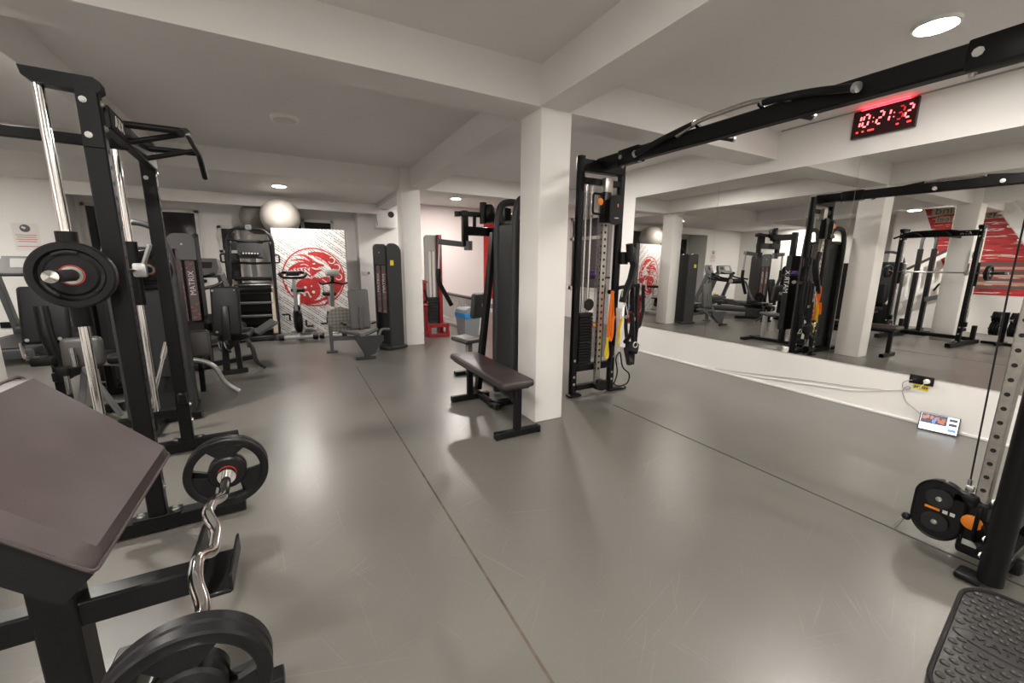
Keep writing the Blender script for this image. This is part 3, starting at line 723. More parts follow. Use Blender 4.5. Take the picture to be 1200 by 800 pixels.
        t.p('shroud', MB().rbox((2.70, yt+.07, 1.25), (.22, .004, 1.75), .001, 1).rbox((2.975, yt+.07, 1.25), (.21, .004, 1.75), .001, 1), 'smoke', label='smoked clear panel')
        t.p('inner_post', MB().cyl((2.93, yt-.02, .31), (2.93, yt-.02, 1.2), .013, 10), 'black')
        # peg for accessories
        t.p('accessory_arm', MB().tube([(3.10, yt, 1.14), (3.13, yt-.05, 1.165), (3.40, yt-.05, 1.185)], .020, 12, .03), 'black')
        t.p('arm_tip', MB().lathe([(0, 0), (.024, 0), (.024, .03), (0, .032)], (3.40, yt-.05, 1.185), (1, 0, 0), 14), 'silver', label='silver end cap')
        t.p('accessory_arm', MB().tube([(3.10, yt, 1.12), (2.97, yt-.06, 1.12)], .024, 12), 'black')
        t.p('cup_holder', MB().lathe([(.045, 0), (.05, .12), (.055, .12), (.05, -.01), (0, -.01)], (3.14, yt-.06, 1.42), (0, 0, 1), 18), 'satin')
# the boom
boom = t.p('boom', MB().bar((2.86, .30, 2.355), (2.86, 3.48, 2.405), .085, .115, r=.012), 'black')
for y in (3.02, .72):
    t.p('boom_sleeve', MB().rbox((2.86, y, 2.360+(y-.6)*.0157), (.105, .26, .135), .012, 2), 'black', boom)
    bolt_parts(t, [(2.808, y+d_, 2.362+(y-.6)*.0157) for d_ in (-.09, .09)], (-1, 0, 0), .014, .01, parent=boom)
    bolt_parts(t, [(2.86, y+d_, 2.294+(y-.6)*.0157) for d_ in (-.11, .11)], (0, 0, -1), .012, .02, parent=boom)
yc = 2.02
t.p('pull_up_bar', MB().tube([(2.80, 2.46, 2.42), (2.78, 2.25, 2.475), (2.78, 1.80, 2.475), (2.80, 1.60, 2.42)], .016, 10, .12), 'steel', boom, 'bare steel curved pull up bar')
for y0, y1, dz in ((2.30, 2.83, .0), (1.77, 1.24, -.012)):
    t.p('pull_up_grip', MB().tube([(2.79, y0, 2.465+dz), (2.79, (y0+y1)/2, 2.435+dz), (2.73, y1, 2.36+dz)], .023, 12, .12), 'rubber', boom)
    e1 = Vector((2.73, y1, 2.36+dz)); e0 = Vector((2.79, (y0+y1)/2, 2.435+dz))
    t.p('grip_cap', MB().lathe([(0, 0), (.026, 0), (.026, .022), (0, .024)], e1, e1-e0, 14), 'silver', boom, 'silver end cap')
    t.p('grip_ring', MB().lathe([(.018, 0), (.026, 0), (.026, .01), (.018, .01)], (2.79, y0, 2.467+dz), (0, y0-y1, 0), 14), 'silver', boom)
    yb_ = 2.28 if y0 > 2 else 1.79
    t.p('grip_mount', MB().bar((2.84, yb_, 2.44+dz), (2.78, yb_, 2.46+dz), .03, .02), 'black', boom)
for y in (2.16, 1.62):
    t.p('pull_up_grip', MB().tube([(2.88, y, 2.355), (3.02, y-.03, 2.35)], .020, 12), 'rubber', boom)
    t.p('grip_cap', MB().lathe([(0, 0), (.022, 0), (.022, .018), (0, .02)], (3.02, y-.03, 2.35), (1, -.2, 0), 14), 'silver', boom, 'silver end cap')

# things hanging on the far tower
yh = 3.30
def strap(name, label, path, w_, m, cat='strap', group=None, extra=None, up=(1, 0, 0)):
    t = T(name, label, cat, tuple(Vector(path[0])), group=group)
    t.p('webbing', MB().ribbon(path, w_, .006, up), m)
    return t
def loop(x, z0, z1, wd, y, n=22, lean=0.):
    P = []
    for k in range(n+1):
        a_ = 2*PI*k/n; P.append((x+lean*(math.sin(a_)*.5)+wd*math.cos(a_), y+.012*math.sin(a_*2), (z0+z1)/2+(z1-z0)/2*math.sin(a_)))
    return P
strap('resistance_band', 'wide orange band looped over the peg of the far cable tower', loop(2.925, .61, 1.13, .022, yh-.06), .040, 'orangef', 'band', up=(0, 1, 0))
tb = strap('tie_strap', 'short orange webbing end hanging in front of the orange band', [(2.925, yh-.10, .88), (2.90, yh-.10, .80), (2.895, yh-.10, .75), (2.90, yh-.10, .70)], .05, 'orangef', up=(0, 1, 0))
strap('yellow_band', 'narrow yellow strap under the orange band on the far cable tower', loop(2.90, .42, .64, .012, yh-.05), .026, 'yellow', 'band', up=(0, 1, 0))
strap('yellow_strap', 'yellow and black buckle strap beside the orange band', [(3.03, yh-.12, .86), (3.01, yh-.12, .80), (2.99, yh-.12, .74), (3.0, yh-.12, .66), (2.98, yh-.12, .58)], .032, 'yellow', up=(0, 1, 0))
st = T('suspension_trainer', 'black suspension trainer straps with looped handles on the far cable tower', 'suspension trainer', (3.17, yh-.05, 1.16))
st.p('webbing', MB().ribbon([(3.13, yh-.06, 1.17), (3.125, yh-.07, .95), (3.13, yh-.07, .75), (3.15, yh-.08, .60)], .05, .008, (0, 1, 0)).ribbon([(3.20, yh-.06, 1.17), (3.22, yh-.08, .90), (3.19, yh-.08, .62)], .045, .008, (0, 1, 0)), 'blackf')
st.p('handle', MB().ribbon([(3.15, yh-.08, .62), (3.19, yh-.10, .52), (3.17, yh-.12, .40), (3.13, yh-.10, .50), (3.15, yh-.08, .62)], .03, .01, (0, 1, 0)), 'blackf')
st.p('handle_grip', MB().cyl((3.07, yh-.14, .60), (3.23, yh-.05, .66), .024, 14), 'rubber'); st.p('handle_grip', MB().cyl((3.14, yh-.16, .36), (3.20, yh-.04, .50), .040, 14), 'rubber')
st.p('buckle', MB().rbox((3.13, yh-.085, .86), (.055, .012, .04), .004, 1).rbox((3.21, yh-.095, .83), (.055, .012, .04), .004, 1), 'zinc', label='metal buckles')
s2 = T('ankle_strap', 'black padded strap with a long tail on the peg tip of the far cable tower', 'strap', (3.33, yh, 1.17))
s2.p('webbing', MB().ribbon([(3.28, yh-.06, 1.19), (3.27, yh-.06, .95), (3.30, yh-.06, .72), (3.29, yh-.06, .50)], .05, .012, (0, 1, 0)).ribbon([(3.36, yh-.06, 1.19), (3.38, yh-.06, .92), (3.34, yh-.06, .74), (3.30, yh-.06, .72)], .045, .010, (0, 1, 0)), 'blackf')
s2.p('ring', MB().tube([(3.30+.035*math.cos(a_*.5236), yh-.075, .46+.035*math.sin(a_*.5236)) for a_ in range(13)], .005, 6), 'zinc')
cu = T('ankle_cuff', 'rolled black padded cuff low among the straps on the far cable tower', 'cuff', (3.19, yh-.1, .40))
cu.p('padding', MB().lathe([(.028, -.055), (.062, -.05), (.066, 0), (.062, .05), (.028, .055)], (3.20, yh-.12, .52), (.5, .3, 1), 20), 'blackf')
cu.p('tail', MB().ribbon([(3.17, yh-.11, .90), (3.19, yh-.12, .72), (3.20, yh-.13, .52), (3.21, yh-.12, .34)], .055, .012, (0, 1, 0)), 'blackf')
cu.p('ring', MB().tube([(3.17+.03*math.cos(k*.5236), yh-.19, .57+.03*math.sin(k*.5236)) for k in range(13)], .006, 6), 'zinc')
s3 = T('triceps_strap', 'thick black strap hanging from the upper cup of the far cable tower', 'strap', (3.12, yh, 1.5))
s3.p('webbing', MB().ribbon([(3.14, yh-.07, 1.52), (3.17, yh-.09, 1.40), (3.13, yh-.10, 1.26), (3.06, yh-.10, 1.12), (3.03, yh-.10, 1.02)], .075, .03, (0, 1, 0)), 'blackf')
s3.p('handle_grip', MB().cyl((3.14, yh-.07, 1.44), (3.10, yh-.08, 1.62), .038, 14), 'rubber')
sw = T('white_strap', 'white strap hanging behind the yellow straps on the far cable tower', 'strap', (3.08, yh, 1.0))
sw.p('webbing', MB().ribbon([(3.05, yh-.03, .95), (3.07, yh-.03, .7), (3.06, yh-.03, .45), (3.09, yh-.03, .32)], .07, .008, (0, 1, 0)), 'white')
tbx = T('resistance_tube', 'black resistance tube hanging in thin loops near the floor', 'resistance tube', (3.02, yh-.06, .2))
tbx.p('tubing', MB().tube([(2.98, yh-.06, .55), (2.95, yh-.08, .35), (2.92, yh-.09, .2), (2.98, yh-.09, .11), (3.04, yh-.09, .25), (3.0, yh-.08, .42), (3.05, yh-.09, .5), (3.10, yh-.09, .30), (3.22, yh-.09, .22), (3.20, yh-.09, .11), (3.05, yh-.09, .09), (2.96, yh-.09, .16)], .008, 8, .06), 'rubber')
cs = T('chrome_handles', 'bundle of chrome snap hooks and a stirrup handle on the peg', 'cable handle', (3.06, yh, 1.1))
cs.p('hook', MB().tube([(3.06, yh-.07, 1.15), (3.03, yh-.09, 1.08), (3.07, yh-.10, 1.0), (3.10, yh-.09, 1.07), (3.06, yh-.07, 1.15)], .008, 8, .03), 'zinc')
cs.p('stirrup', MB().tube([(3.08, yh-.09, 1.02), (3.03, yh-.11, .86), (3.12, yh-.11, .86), (3.08, yh-.09, 1.02)], .007, 8, .02), 'chrome')
one('folded_towel', MB().rbox((2.93, 3.61, 1.295), (.12, .10, .04), .018, 2).rbox((2.91, 3.61, 1.325), (.09, .08, .04), .018, 2), 'purple', 'purple cloth on the shelf behind the smoked panel of the far cable tower', 'towel', (2.95, 3.62, 1.28))
one('accessory_shelf', MB().rbox((2.95, 3.60, 1.265), (.32, .22, .02), .004, 1), 'satin', 'small black shelf behind the smoked panel of the far cable tower', 'shelf', (2.95, 3.6, 1.255))

# ------------------------------------------------------------------ cross trainer, only its near pedal reaches into the picture
t = T('cross_trainer', 'cross trainer pedal of black bumpy rubber with an oval badge beside the drilled rail', 'cross trainer', (1.75, .15, 0))
zp = .335
xa = Vector((.990, .125, 0)).normalized(); ya = Vector((-xa.y, xa.x, 0)); O = Vector((1.985, .337, zp))   # far outer corner of the pedal
Lp, Hp, rc = .66, .25, .105
def outline(ins):
    P = []
    for cx_, cy_, a0 in ((-rc, -rc, 0), (-Lp+rc, -rc, PI/2), (-Lp+rc, -Hp+rc, PI), (-rc, -Hp+rc, 1.5*PI)):
        for k in range(11):
            a_ = a0+PI/2*k/10; P.append((cx_+(rc-ins)*math.cos(a_), cy_+(rc-ins)*math.sin(a_)))
    return P
PEDAL = MB().prism(outline(0), O-Vector((0, 0, .035)), xa, ya, .035)
P = [O+xa*a_+ya*b_+Vector((0, 0, .002)) for a_, b_ in outline(.005)]
bm_ = MB()
px0, py0 = -.315, -.125                                         # badge centre
for i in range(22):
    for j in range(8):
        a_ = -.03-i*.029; b_ = -.024-j*.029+(.0145 if i % 2 else 0)*0-(i % 2)*.0145
        if b_ < -Hp+.018 or b_ > -.016: continue
        ex = max(abs(a_+Lp/2)-(Lp/2-rc), 0); ey = max(abs(b_+Hp/2)-(Hp/2-rc), 0)
        if math.hypot(ex, ey) > rc-.016: continue
        if ((a_-px0)/.045)**2+((b_-py0)/.125)**2 < 1: continue
        bm_.lathe([(.0105, 0), (.010, .003), (.007, .0048), (.003, .0055), (0, .0055)], O+xa*a_+ya*b_, (0, 0, 1), 12)
pd = t.p('pedal', PEDAL, 'pedal', inlay=(bm_, 'pedal'))
t.p('pedal_rim', MB().tube(P+[P[0]], .006, 8), 'rubber', pd)
ov = []
for k in range(41):
    a_ = 2*PI*k/40; ov.append(O+xa*(px0+.034*math.cos(a_))+ya*(py0+.108*math.sin(a_))+Vector((0, 0, .001)))
t.p('badge_rim', MB().tube(ov, .003, 6), 'matte', pd)
t.p('badge_plate', MB().prism([(.033*math.cos(2*PI*k/40), .106*math.sin(2*PI*k/40)) for k in range(40)], O+xa*px0+ya*py0, xa, ya, .003), 'pedal', pd)
t.p('badge_lettering', MB().text('MATRIX', .040, .004, O+xa*px0+ya*py0+Vector((0, 0, .004)), -ya, xa), 'matte', pd)
t.p('pedal_arm', MB().bar(O+xa*(-.35)+ya*(-.125)+Vector((0, 0, -.06)), O+xa*(-.35)+ya*(-.9)+Vector((0, 0, -.06)), .06, .05).bar(O+xa*(-.35)+ya*(-.85)+Vector((0, 0, -.06)), Vector((1.75, -.55, .06)), .06, .06), 'char')
t.p('base_frame', MB().bar((.9, -.55, .05), (2.4, -.4, .05), .10, .08), 'char')

# ------------------------------------------------------------------ selectorised machine towers and their machines
def stack_tower(t, c, rz, w_=.36, d_=.26, h_=1.72, body='satin', cap='grey', letters=True, yellow=False, strips='shroud', n_strip=2):
    """upright weight stack housing with a rounded top; front looks along local -y"""
    mt = Matrix.Translation(c) @ Matrix.Rotation(rz, 4, 'Z')
    def mb(): m = MB(); m.X = mt; return m
    prof = [(-d_/2, 0), (d_/2, 0), (d_/2, h_-.14)]
    for k in range(9):
        a_ = PI/2*k/8; prof.append((d_/2-.14+.14*math.cos(a_), h_-.14+.14*math.sin(a_)))
    for k in range(5):
        a_ = PI/2+PI/2*k/4; prof.append((-d_/2+.06+.06*math.cos(a_), h_-.06+.06*math.sin(a_)))
    for s_ in (-1, 1):
        t.p('side_frame', mb().prism(prof, (s_*w_/2-.02, 0, 0), (0, 1, 0), (0, 0, 1), .04), body)
    t.p('housing', mb().rbox((0, .02, h_/2-.03), (w_-.05, d_-.06, h_-.12), .01, 1), 'matte')
    fr = [(-w_/2+.025, h_-.33), (w_/2-.025, h_-.33), (w_/2-.025, h_-.10)]
    for k in range(7):
        a_ = PI/2*k/6; fr.append((w_/2-.115+.09*math.cos(a_), h_-.10+.09*math.sin(a_)))
    for k in range(7):
        a_ = PI/2+PI/2*k/6; fr.append((-w_/2+.115+.09*math.cos(a_), h_-.10+.09*math.sin(a_)))
    fr.append((-w_/2+.025, h_-.10))
    c_ = t.p('top_cover', mb().prism(fr, (0, -d_/2-.012, 0), (1, 0, 0), (0, 0, 1), -.03), cap)
    t.p('cover_bolt', mb().lathe([(0, 0), (.012, 0), (.012, .006), (0, .008)], (0, -d_/2-.014, h_-.14), (0, -1, 0), 12), 'zinc', c_)
    xs = [0] if n_strip == 1 else [-w_*.22, w_*.18]
    for k, x in enumerate(xs):
        s_ = t.p('shroud_strip', mb().rbox((x, -d_/2+.01, h_-.72), (w_*.30, .02, .76), .004, 1), strips)
        if letters:
            m_ = mb(); m_.text('MATRIX', .085, .002, (x, -d_/2-.003, h_-.62), (0, 0, 1), (-1, 0, 0)); t.p('lettering', m_, 'spat', s_, 'pale vertical letters')
    if yellow: t.p('warning_sticker', mb().rbox((w_/2+.0205, -d_/2+.07, h_-.30), (.003, .06, .08), .001, 1), 'yellow', label='yellow sticker')
    t.p('foot_bar', mb().rbox((0, 0, .035), (w_+.06, d_+.12, .05), .008, 1), body)

def seat_pad(t, c, size, rot, m, name='back_pad', r=.03, parent=None):
    return t.p(name, MB().rbox(c, size, r, 3, rot), m, parent)

# ---- hip machine beside the middle column: grey back pad, chequer plate, pad holder
t = T('hip_abduction_machine', 'hip machine with grey back pad and chequer plate guard before the dragon banner', 'hip machine', (.85, 6.6, 0))
stack_tower(t, (1.37, 6.85, 0), R(-70), .40, .24, 1.70, 'char', 'char', True, True)
bpq = seat_pad(t, (.87, 6.62, .69), (.30, .075, .62), (R(-8), 0, R(4)), 'greypad', r=.035)
t.p('pad_spine', MB().rbox((.88, 6.565, .56), (.055, .045, .34), .008, 1, (R(-8), 0, R(4))), 'grey', bpq)
seat_pad(t, (.87, 6.86, .44), (.34, .36, .08), (R(4), 0, 0), 'greypad', 'seat_pad')
poly = [(-.17, -.22), (.17, -.22), (.17, .13), (.02, .17), (-.10, .14), (-.17, .04)]
t.p('guard_plate', MB().prism(poly, (.60, 6.90, .54), (1, .1, 0), (0, 0, 1), .012), 'diamond', label='chequer plate guard')
t.p('frame', MB().bar((.46, 6.86, .02), (.46, 6.86, .42), .05, .08, (0, 1, 0)).bar((.44, 6.86, .22), (1.25, 6.80, .20), .06, .06).bar((.9, 6.7, .38), (.9, 7.0, .38), .08, .06), 'grey')
t.p('foot', MB().rbox((.46, 6.86, .015), (.16, .12, .03), .006, 1), 'grey')
lev = MB()
lev.tube([(.60, 6.62, .36), (.80, 6.45, .34), (.98, 6.30, .22)], .03, 10, .1).tube([(1.12, 6.62, .36), (.98, 6.50, .33), (.82, 6.38, .30)], .028, 10, .08)
lev.tube([(1.30, 6.55, .36), (1.16, 6.50, .38), (1.08, 6.36, .25), (1.05, 6.20, .10), (.88, 6.16, .05)], .022, 10, .06)
t.p('lever_arm', lev, 'grey')
t.p('pad_holder', MB().prism([(-.20, .09), (.20, .15), (.22, .08), (.06, -.14), (-.06, -.16)], (.92, 6.22, .20), (1, .1, -.15), (0, .25, 1), .05), 'char')
t.p('foot', MB().bar((.72, 6.14, .02), (1.0, 6.12, .02), .06, .04).bar((.87, 6.14, .03), (.87, 6.24, .22), .05, .05), 'char')
t.p('side_grip', MB().tube([(.68, 6.75, .44), (.62, 6.72, .46), (.60, 6.55, .50)], .014, 8, .03).tube([(1.06, 6.75, .44), (1.12, 6.72, .46), (1.13, 6.55, .50)], .014, 8, .03), 'satin')

# ---- leg extension with black back pad, roller and tower with two printed strips
t = T('leg_extension_machine', 'leg machine with black back pad and padded roller in front of the stair climber', 'leg machine', (-.80, 6.4, 0))
stack_tower(t, (-1.22, 6.62, 0), R(14), .32, .30, 1.74, 'char', 'grey', True)
bpq = seat_pad(t, (-.745, 5.98, .80), (.30, .075, .60), (R(-11), 0, R(-6)), 'blackpad', r=.03)
t.p('pad_spine', MB().rbox((-.755, 5.92, .66), (.085, .05, .42), .012, 2, (R(-11), 0, R(-6))), 'satin', bpq)
bolt_parts(t, [(-.86, 5.985, 1.05), (-.64, 5.985, 1.05), (-.85, 5.90, .56), (-.64, 5.90, .56)], (0, -1, 0), .010, .006, parent=bpq)
seat_pad(t, (-.70, 6.28, .47), (.34, .42, .08), (R(5), 0, R(-6)), 'blackpad', 'seat_pad')
t.p('roller', MB().lathe([(0, 0), (.05, .0), (.065, .012), (.065, .42), (.05, .44), (0, .44)], (-.72, 6.75, 1.02), (1, .1, .0), 20), 'rubber')
t.p('roller_end', MB().lathe([(0, 0), (.06, 0), (.05, .02), (0, .02)], (-.28, 6.795, 1.02), (1, .1, 0), 20), 'silver', label='silver roller end')
t.p('roller_arm', MB().tube([(-.70, 6.75, 1.02), (-.84, 6.74, 1.0), (-.9, 6.6, .62), (-.88, 6.4, .42)], .026, 10, .06), 'grey')
t.p('foot_deck', MB().rbox((-.40, 6.80, .47), (.30, .40, .03), .008, 1, (0, R(-32), R(15))), 'grey')
t.p('frame', MB().bar((-.78, 5.95, .36), (-.70, 6.6, .38), .07, .08).bar((-.82, 6.02, .03), (-.80, 6.02, .42), .07, .07, (0, 1, 0)).bar((-.68, 6.08, .03), (-.69, 6.08, .40), .06, .06, (0, 1, 0)).bar((-.88, 6.0, .03), (-.60, 6.06, .03), .07, .05).bar((-1.2, 6.35, .06), (-.55, 6.75, .06), .07, .07), 'satin')
fl = MB(); fl.tube([(-.60, 6.1, .45), (-.52, 5.98, .35), (-.50, 6.0, .14), (-.42, 6.12, .03)], .026, 10, .08); t.p('curved_foot', fl, 'char')
mbx = MB()
for dx in (0, .06): mbx.tube([(-.86+dx, 5.95, .42), (-.84+dx, 5.90, .34), (-.80+dx, 5.92, .30)], .014, 8, .03)
mbx.tube([(-.62, 5.98, .42), (-.56, 5.92, .44), (-.55, 5.85, .36)], .012, 8, .03)
t.p('adjuster', mbx, 'satin')
t.p('linkage', MB().bar((-1.02, 6.5, .55), (-.86, 6.3, .55), .04, .12).lathe([(0, 0), (.11, 0), (.11, .03), (0, .03)], (-1.0, 6.42, .62), (1, -.3, 0), 24).bar((-1.0, 6.3, .32), (-.6, 6.5, .36), .04, .04), 'satin')

# ---- lat machine with curved top behind the smith machine
t = T('lat_machine', 'tall dark cable machine with a curved tube top behind the smith machine', 'cable machine', (-1.08, 4.5, 0))
stack_tower(t, (-1.07, 4.58, 0), R(6), .34, .30, 1.50, 'satin', 'satin', False, n_strip=1, strips='matte')
t.p('curved_top', MB().tube([(-1.30, 4.40, .05), (-1.30, 4.40, 1.45), (-1.24, 4.40, 1.66), (-1.09, 4.40, 1.71), (-.95, 4.40, 1.66), (-.88, 4.40, 1.45), (-.88, 4.40, .05)], .024, 12, .14), 'char')
t.p('cross_member', MB().bar((-1.30, 4.40, 1.48), (-.88, 4.40, 1.48), .035, .05), 'satin')
t.p('pulley', MB().lathe([(0, -.012), (.06, -.012), (.06, .012), (0, .012)], (-1.07, 4.34, 1.38), (1, 0, 0), 20), 'satin')
t.p('handle', MB().cyl((-1.10, 4.05, .16), (-.92, 4.05, .75), .013, 10).cyl((-.955, 4.05, .64), (-.915, 4.05, .77), .019, 10), 'chrome')
t.p('foot', MB().bar((-1.40, 4.40, .04), (-.82, 4.40, .04), .08, .06).bar((-1.1, 4.0, .04), (-1.1, 4.7, .04), .08, .06), 'satin')
t.p('pivot', MB().rbox((-1.09, 4.05, .12), (.09, .08, .14), .02, 2), 'satin')
t = T('leg_raise_bench', 'low bench with pale curved tube legs and a small dark pad behind the smith machine', 'bench', (-1.2, 5.1, 0))
t.p('curved_leg', MB().tube([(-1.75, 5.40, .40), (-1.70, 5.15, .44), (-1.35, 4.98, .42), (-.95, 4.98, .44), (-.78, 5.0, .36), (-.72, 5.05, .14), (-.60, 5.06, .03)], .024, 10, .10), 'silver', label='pale curved tube')
seat_pad(t, (-.93, 5.20, .55), (.22, .09, .28), (R(-10), 0, R(6)), 'dgreypad', 'knee_pad', .03)
t.p('pad_post', MB().bar((-.94, 5.25, .02), (-.93, 5.24, .50), .045, .045, (0, 1, 0)), 'satin')
seat_pad(t, (-1.42, 5.15, .48), (.34, .32, .08), (0, 0, 0), 'blackpad', 'seat_pad')
t.p('seat_post', MB().bar((-1.42, 5.15, .02), (-1.42, 5.15, .47), .07, .07, (0, 1, 0)), 'satin')

# ---- seated leg curl at far left: black back pad and small grey pad
t = T('leg_curl_machine', 'seated leg machine with tall black back pad behind the curl bench', 'leg machine', (-1.95, 5.0, 0))
bpq = seat_pad(t, (-1.93, 5.02, .92), (.30, .08, .50), (R(-12), 0, R(4)), 'blackpad', r=.03)
t.p('pad_spine', MB().tube([(-1.92, 4.95, 1.0), (-1.90, 4.90, .75), (-1.85, 4.92, .42)], .045, 12, .1), 'satin', bpq)
bolt_parts(t, [(-2.04, 5.03, 1.13), (-1.83, 5.03, 1.13), (-2.03, 4.92, .72), (-1.83, 4.92, .72)], (0, -1, 0), .010, .006, parent=bpq)
seat_pad(t, (-1.80, 5.32, .46), (.34, .42, .08), (0, 0, 0), 'blackpad', 'seat_pad')
seat_pad(t, (-1.63, 4.72, .62), (.26, .10, .26), (R(-6), 0, R(8)), 'dgreypad', 'thigh_pad', .04)
t.p('frame', MB().bar((-1.88, 4.95, .03), (-1.88, 4.95, .62), .08, .08, (0, 1, 0)).bar((-1.85, 4.8, .40), (-1.75, 5.6, .42), .08, .08).bar((-2.1, 4.95, .04), (-1.5, 4.95, .04), .08, .06).bar((-1.9, 5.6, .04), (-1.55, 5.6, .04), .08, .06).bar((-1.75, 5.55, .03), (-1.75, 5.55, .42), .07, .07, (0, 1, 0)), 'satin')
t.p('support_strut', MB().bar((-1.63, 4.68, .50), (-1.42, 4.60, .05), .035, .035).bar((-1.64, 4.74, .52), (-1.72, 4.70, .05), .04, .04), 'grey')
t.p('handle', MB().cyl((-1.66, 4.62, .52), (-1.66, 4.62, .68), .020, 12), 'chrome'); t.p('handle', MB().tube([(-2.06, 4.9, .70), (-2.02, 4.82, .56), (-1.90, 4.80, .54)], .014, 8, .05), 'chrome'); t.p('handle', MB().cyl((-1.74, 4.66, .28), (-1.74, 4.66, .44), .018, 12), 'chrome')
t.p('adjuster', MB().rbox((-1.92, 4.82, .55), (.14, .10, .08), .02, 2).rbox((-1.80, 4.80, .44), (.10, .10, .12), .02, 2), 'satin')
stack_tower(t, (-1.78, 6.15, 0), R(-10), .34, .28, 1.45, 'satin', 'satin', False, n_strip=1, strips='matte')

# ------------------------------------------------------------------ treadmills
def treadmill(c, rz, label):
    t = T('treadmill', label, 'treadmill', c, rz, 'treadmills by the far wall', w=False)      # local: runner looks along +y
    t.p('deck', MB().rbox((0, 0, .17), (.86, 1.9, .10), .03, 2), 'char')
    t.p('running_belt', MB().rbox((0, -.05, .223), (.54, 1.75, .012), .004, 1), 'rubber')
    t.p('motor_cover', MB().rbox((0, .86, .25), (.84, .42, .20), .06, 3), 'char')
    t.p('roller_end', MB().rbox((0, -.95, .15), (.86, .08, .12), .02, 2), 'grey')
    for s_ in (-1, 1):
        t.p('upright', MB().bar((s_*.42, .86, .20), (s_*.40, .52, 1.20), .07, .12), 'grey')
        t.p('handrail', MB().tube([(s_*.40, .62, 1.12), (s_*.42, .40, 1.02), (s_*.42, -.05, .98)], .028, 10, .10), 'satin')
        t.p('foot', MB().rbox((s_*.38, .9, .06), (.08, .14, .12), .02, 2).rbox((s_*.38, -.85, .06), (.08, .14, .12), .02, 2), 'rubber')
    con = t.p('console', MB().prism([(-.34, 1.16), (.34, 1.16), (.37, 1.28), (.32, 1.44), (-.32, 1.44), (-.37, 1.28)], (0, .12, 0), (1, 0, 0), (0, .33, 1), -.09), 'lgrey2')
    t.p('display', MB().rbox((-.10, .552, 1.335), (.26, .010, .15), .004, 1, (R(-18.3), 0, 0)), 'lgrey', con, 'pale display')
    t.p('control_panel', MB().rbox((.18, .552, 1.335), (.16, .010, .10), .004, 1, (R(-18.3), 0, 0)), 'matte', con)
    t.p('grip_bar', MB().tube([(-.34, .46, 1.20), (-.30, .36, 1.16), (.30, .36, 1.16), (.34, .46, 1.20)], .024, 10, .08), 'satin')
    return t
t1 = treadmill((-3.60, 8.72, 0), 0, 'dark treadmill with pale screen under the white wall notice')
dup(t1.o, (-1.60, 7.72, 0), R(-25), 'treadmill with wide grey console between the printed tower and the stair climber', 'treadmills by the far wall')

# ------------------------------------------------------------------ stair climber
t = T('stair_climber', 'black stair climber with step treads and arched handrail left of the dragon banner', 'stair climber', (-.64, 9.0, 0))
for s_, x in ((-1, -.93), (1, -.34)):
    t.p('side_cover', MB().prism([(-.55, 0), (.45, 0), (.45, 1.05), (.05, 1.05), (-.55, .12)], (x-.03, 8.95, 0), (0, 1, 0), (0, 0, 1), .06), 'char')
    t.p('cover_edge', MB().bar((x, 8.39, .12), (x, 9.0, 1.06), .075, .05), 'tan', label='tan edge strip')
    t.p('handrail_post', MB().tube([(x+s_*.05, 8.42, .05), (x+s_*.05, 8.75, 1.0), (x+s_*.02, 9.05, 1.75)], .024, 10, .2), 'satin')
    t.p('wheel_foot', MB().rbox((x+s_*.04, 8.42, .05), (.10, .20, .10), .02, 2), 'grey')
st_ = MB()
for k in range(4):
    t.p('step', MB().rbox((-.635, 8.50+k*.14, .20+k*.225), (.54, .17, .035), .006, 1), 'grey')
    t.p('step_riser', MB().rbox((-.635, 8.59+k*.14, .11+k*.225), (.54, .02, .17), .004, 1), 'matte')
t.p('step_well', MB().rbox((-.635, 9.15, .5), (.54, .45, .98), .01, 1), 'matte')
t.p('base', MB().rbox((-.635, 8.9, .05), (.66, 1.1, .08), .01, 1), 'char')
t.p('top_shelf', MB().rbox((-.635, 9.05, 1.08), (.60, .40, .06), .02, 2), 'satin')
t.p('mast', MB().bar((-.62, 9.1, 1.08), (-.62, 9.0, 1.62), .09, .06), 'silver')
con = t.p('console', MB().prism([(-.22, -.17), (.22, -.17), (.25, -.05), (.25, .17), (.20, .20), (-.20, .20), (-.25, .17), (-.25, -.05)], (-.64, 8.94, 1.62), (.82, 0, 0), (0, .25, .85), -.09), 'char')
t.p('button_panel', MB().rbox((-.64, 8.87, 1.54), (.30, .012, .06), .004, 1, (R(-17), 0, 0)), 'satin', con)
bt = MB()
for k in range(6): bt.rbox((-.75+k*.045, 8.862, 1.54), (.025, .01, .03), .003, 1, (R(-17), 0, 0))
t.p('button', bt, 'lgrey', con)
t.p('arched_handrail', MB().tube([(-.98, 8.75, 1.0), (-1.0, 8.9, 1.80), (-.90, 8.95, 1.97), (-.64, 8.96, 1.98), (-.38, 8.95, 1.97), (-.27, 8.9, 1.80), (-.29, 8.75, 1.0)], .025, 10, .12), 'satin')
t.p('cross_rail', MB().tube([(-.98, 8.95, 1.38), (-.62, 9.02, 1.36), (-.30, 8.95, 1.38)], .022, 10, .1), 'satin'); t.p('cross_rail', MB().tube([(-.98, 8.93, 1.78), (-.62, 9.0, 1.74), (-.30, 8.93, 1.78)], .018, 10, .1), 'satin')
for s_ in (-1, 1): t.p('cup_holder', MB().tube([(-.64+s_*.36, 8.86, 1.52), (-.64+s_*.45, 8.86, 1.52), (-.64+s_*.45, 8.86, 1.38), (-.64+s_*.36, 8.86, 1.38)], .014, 8, .03), 'satin')
t.p('top_clamp', MB().rbox((-.64, 8.95, 2.0), (.10, .07, .09), .01, 1), 'grey')

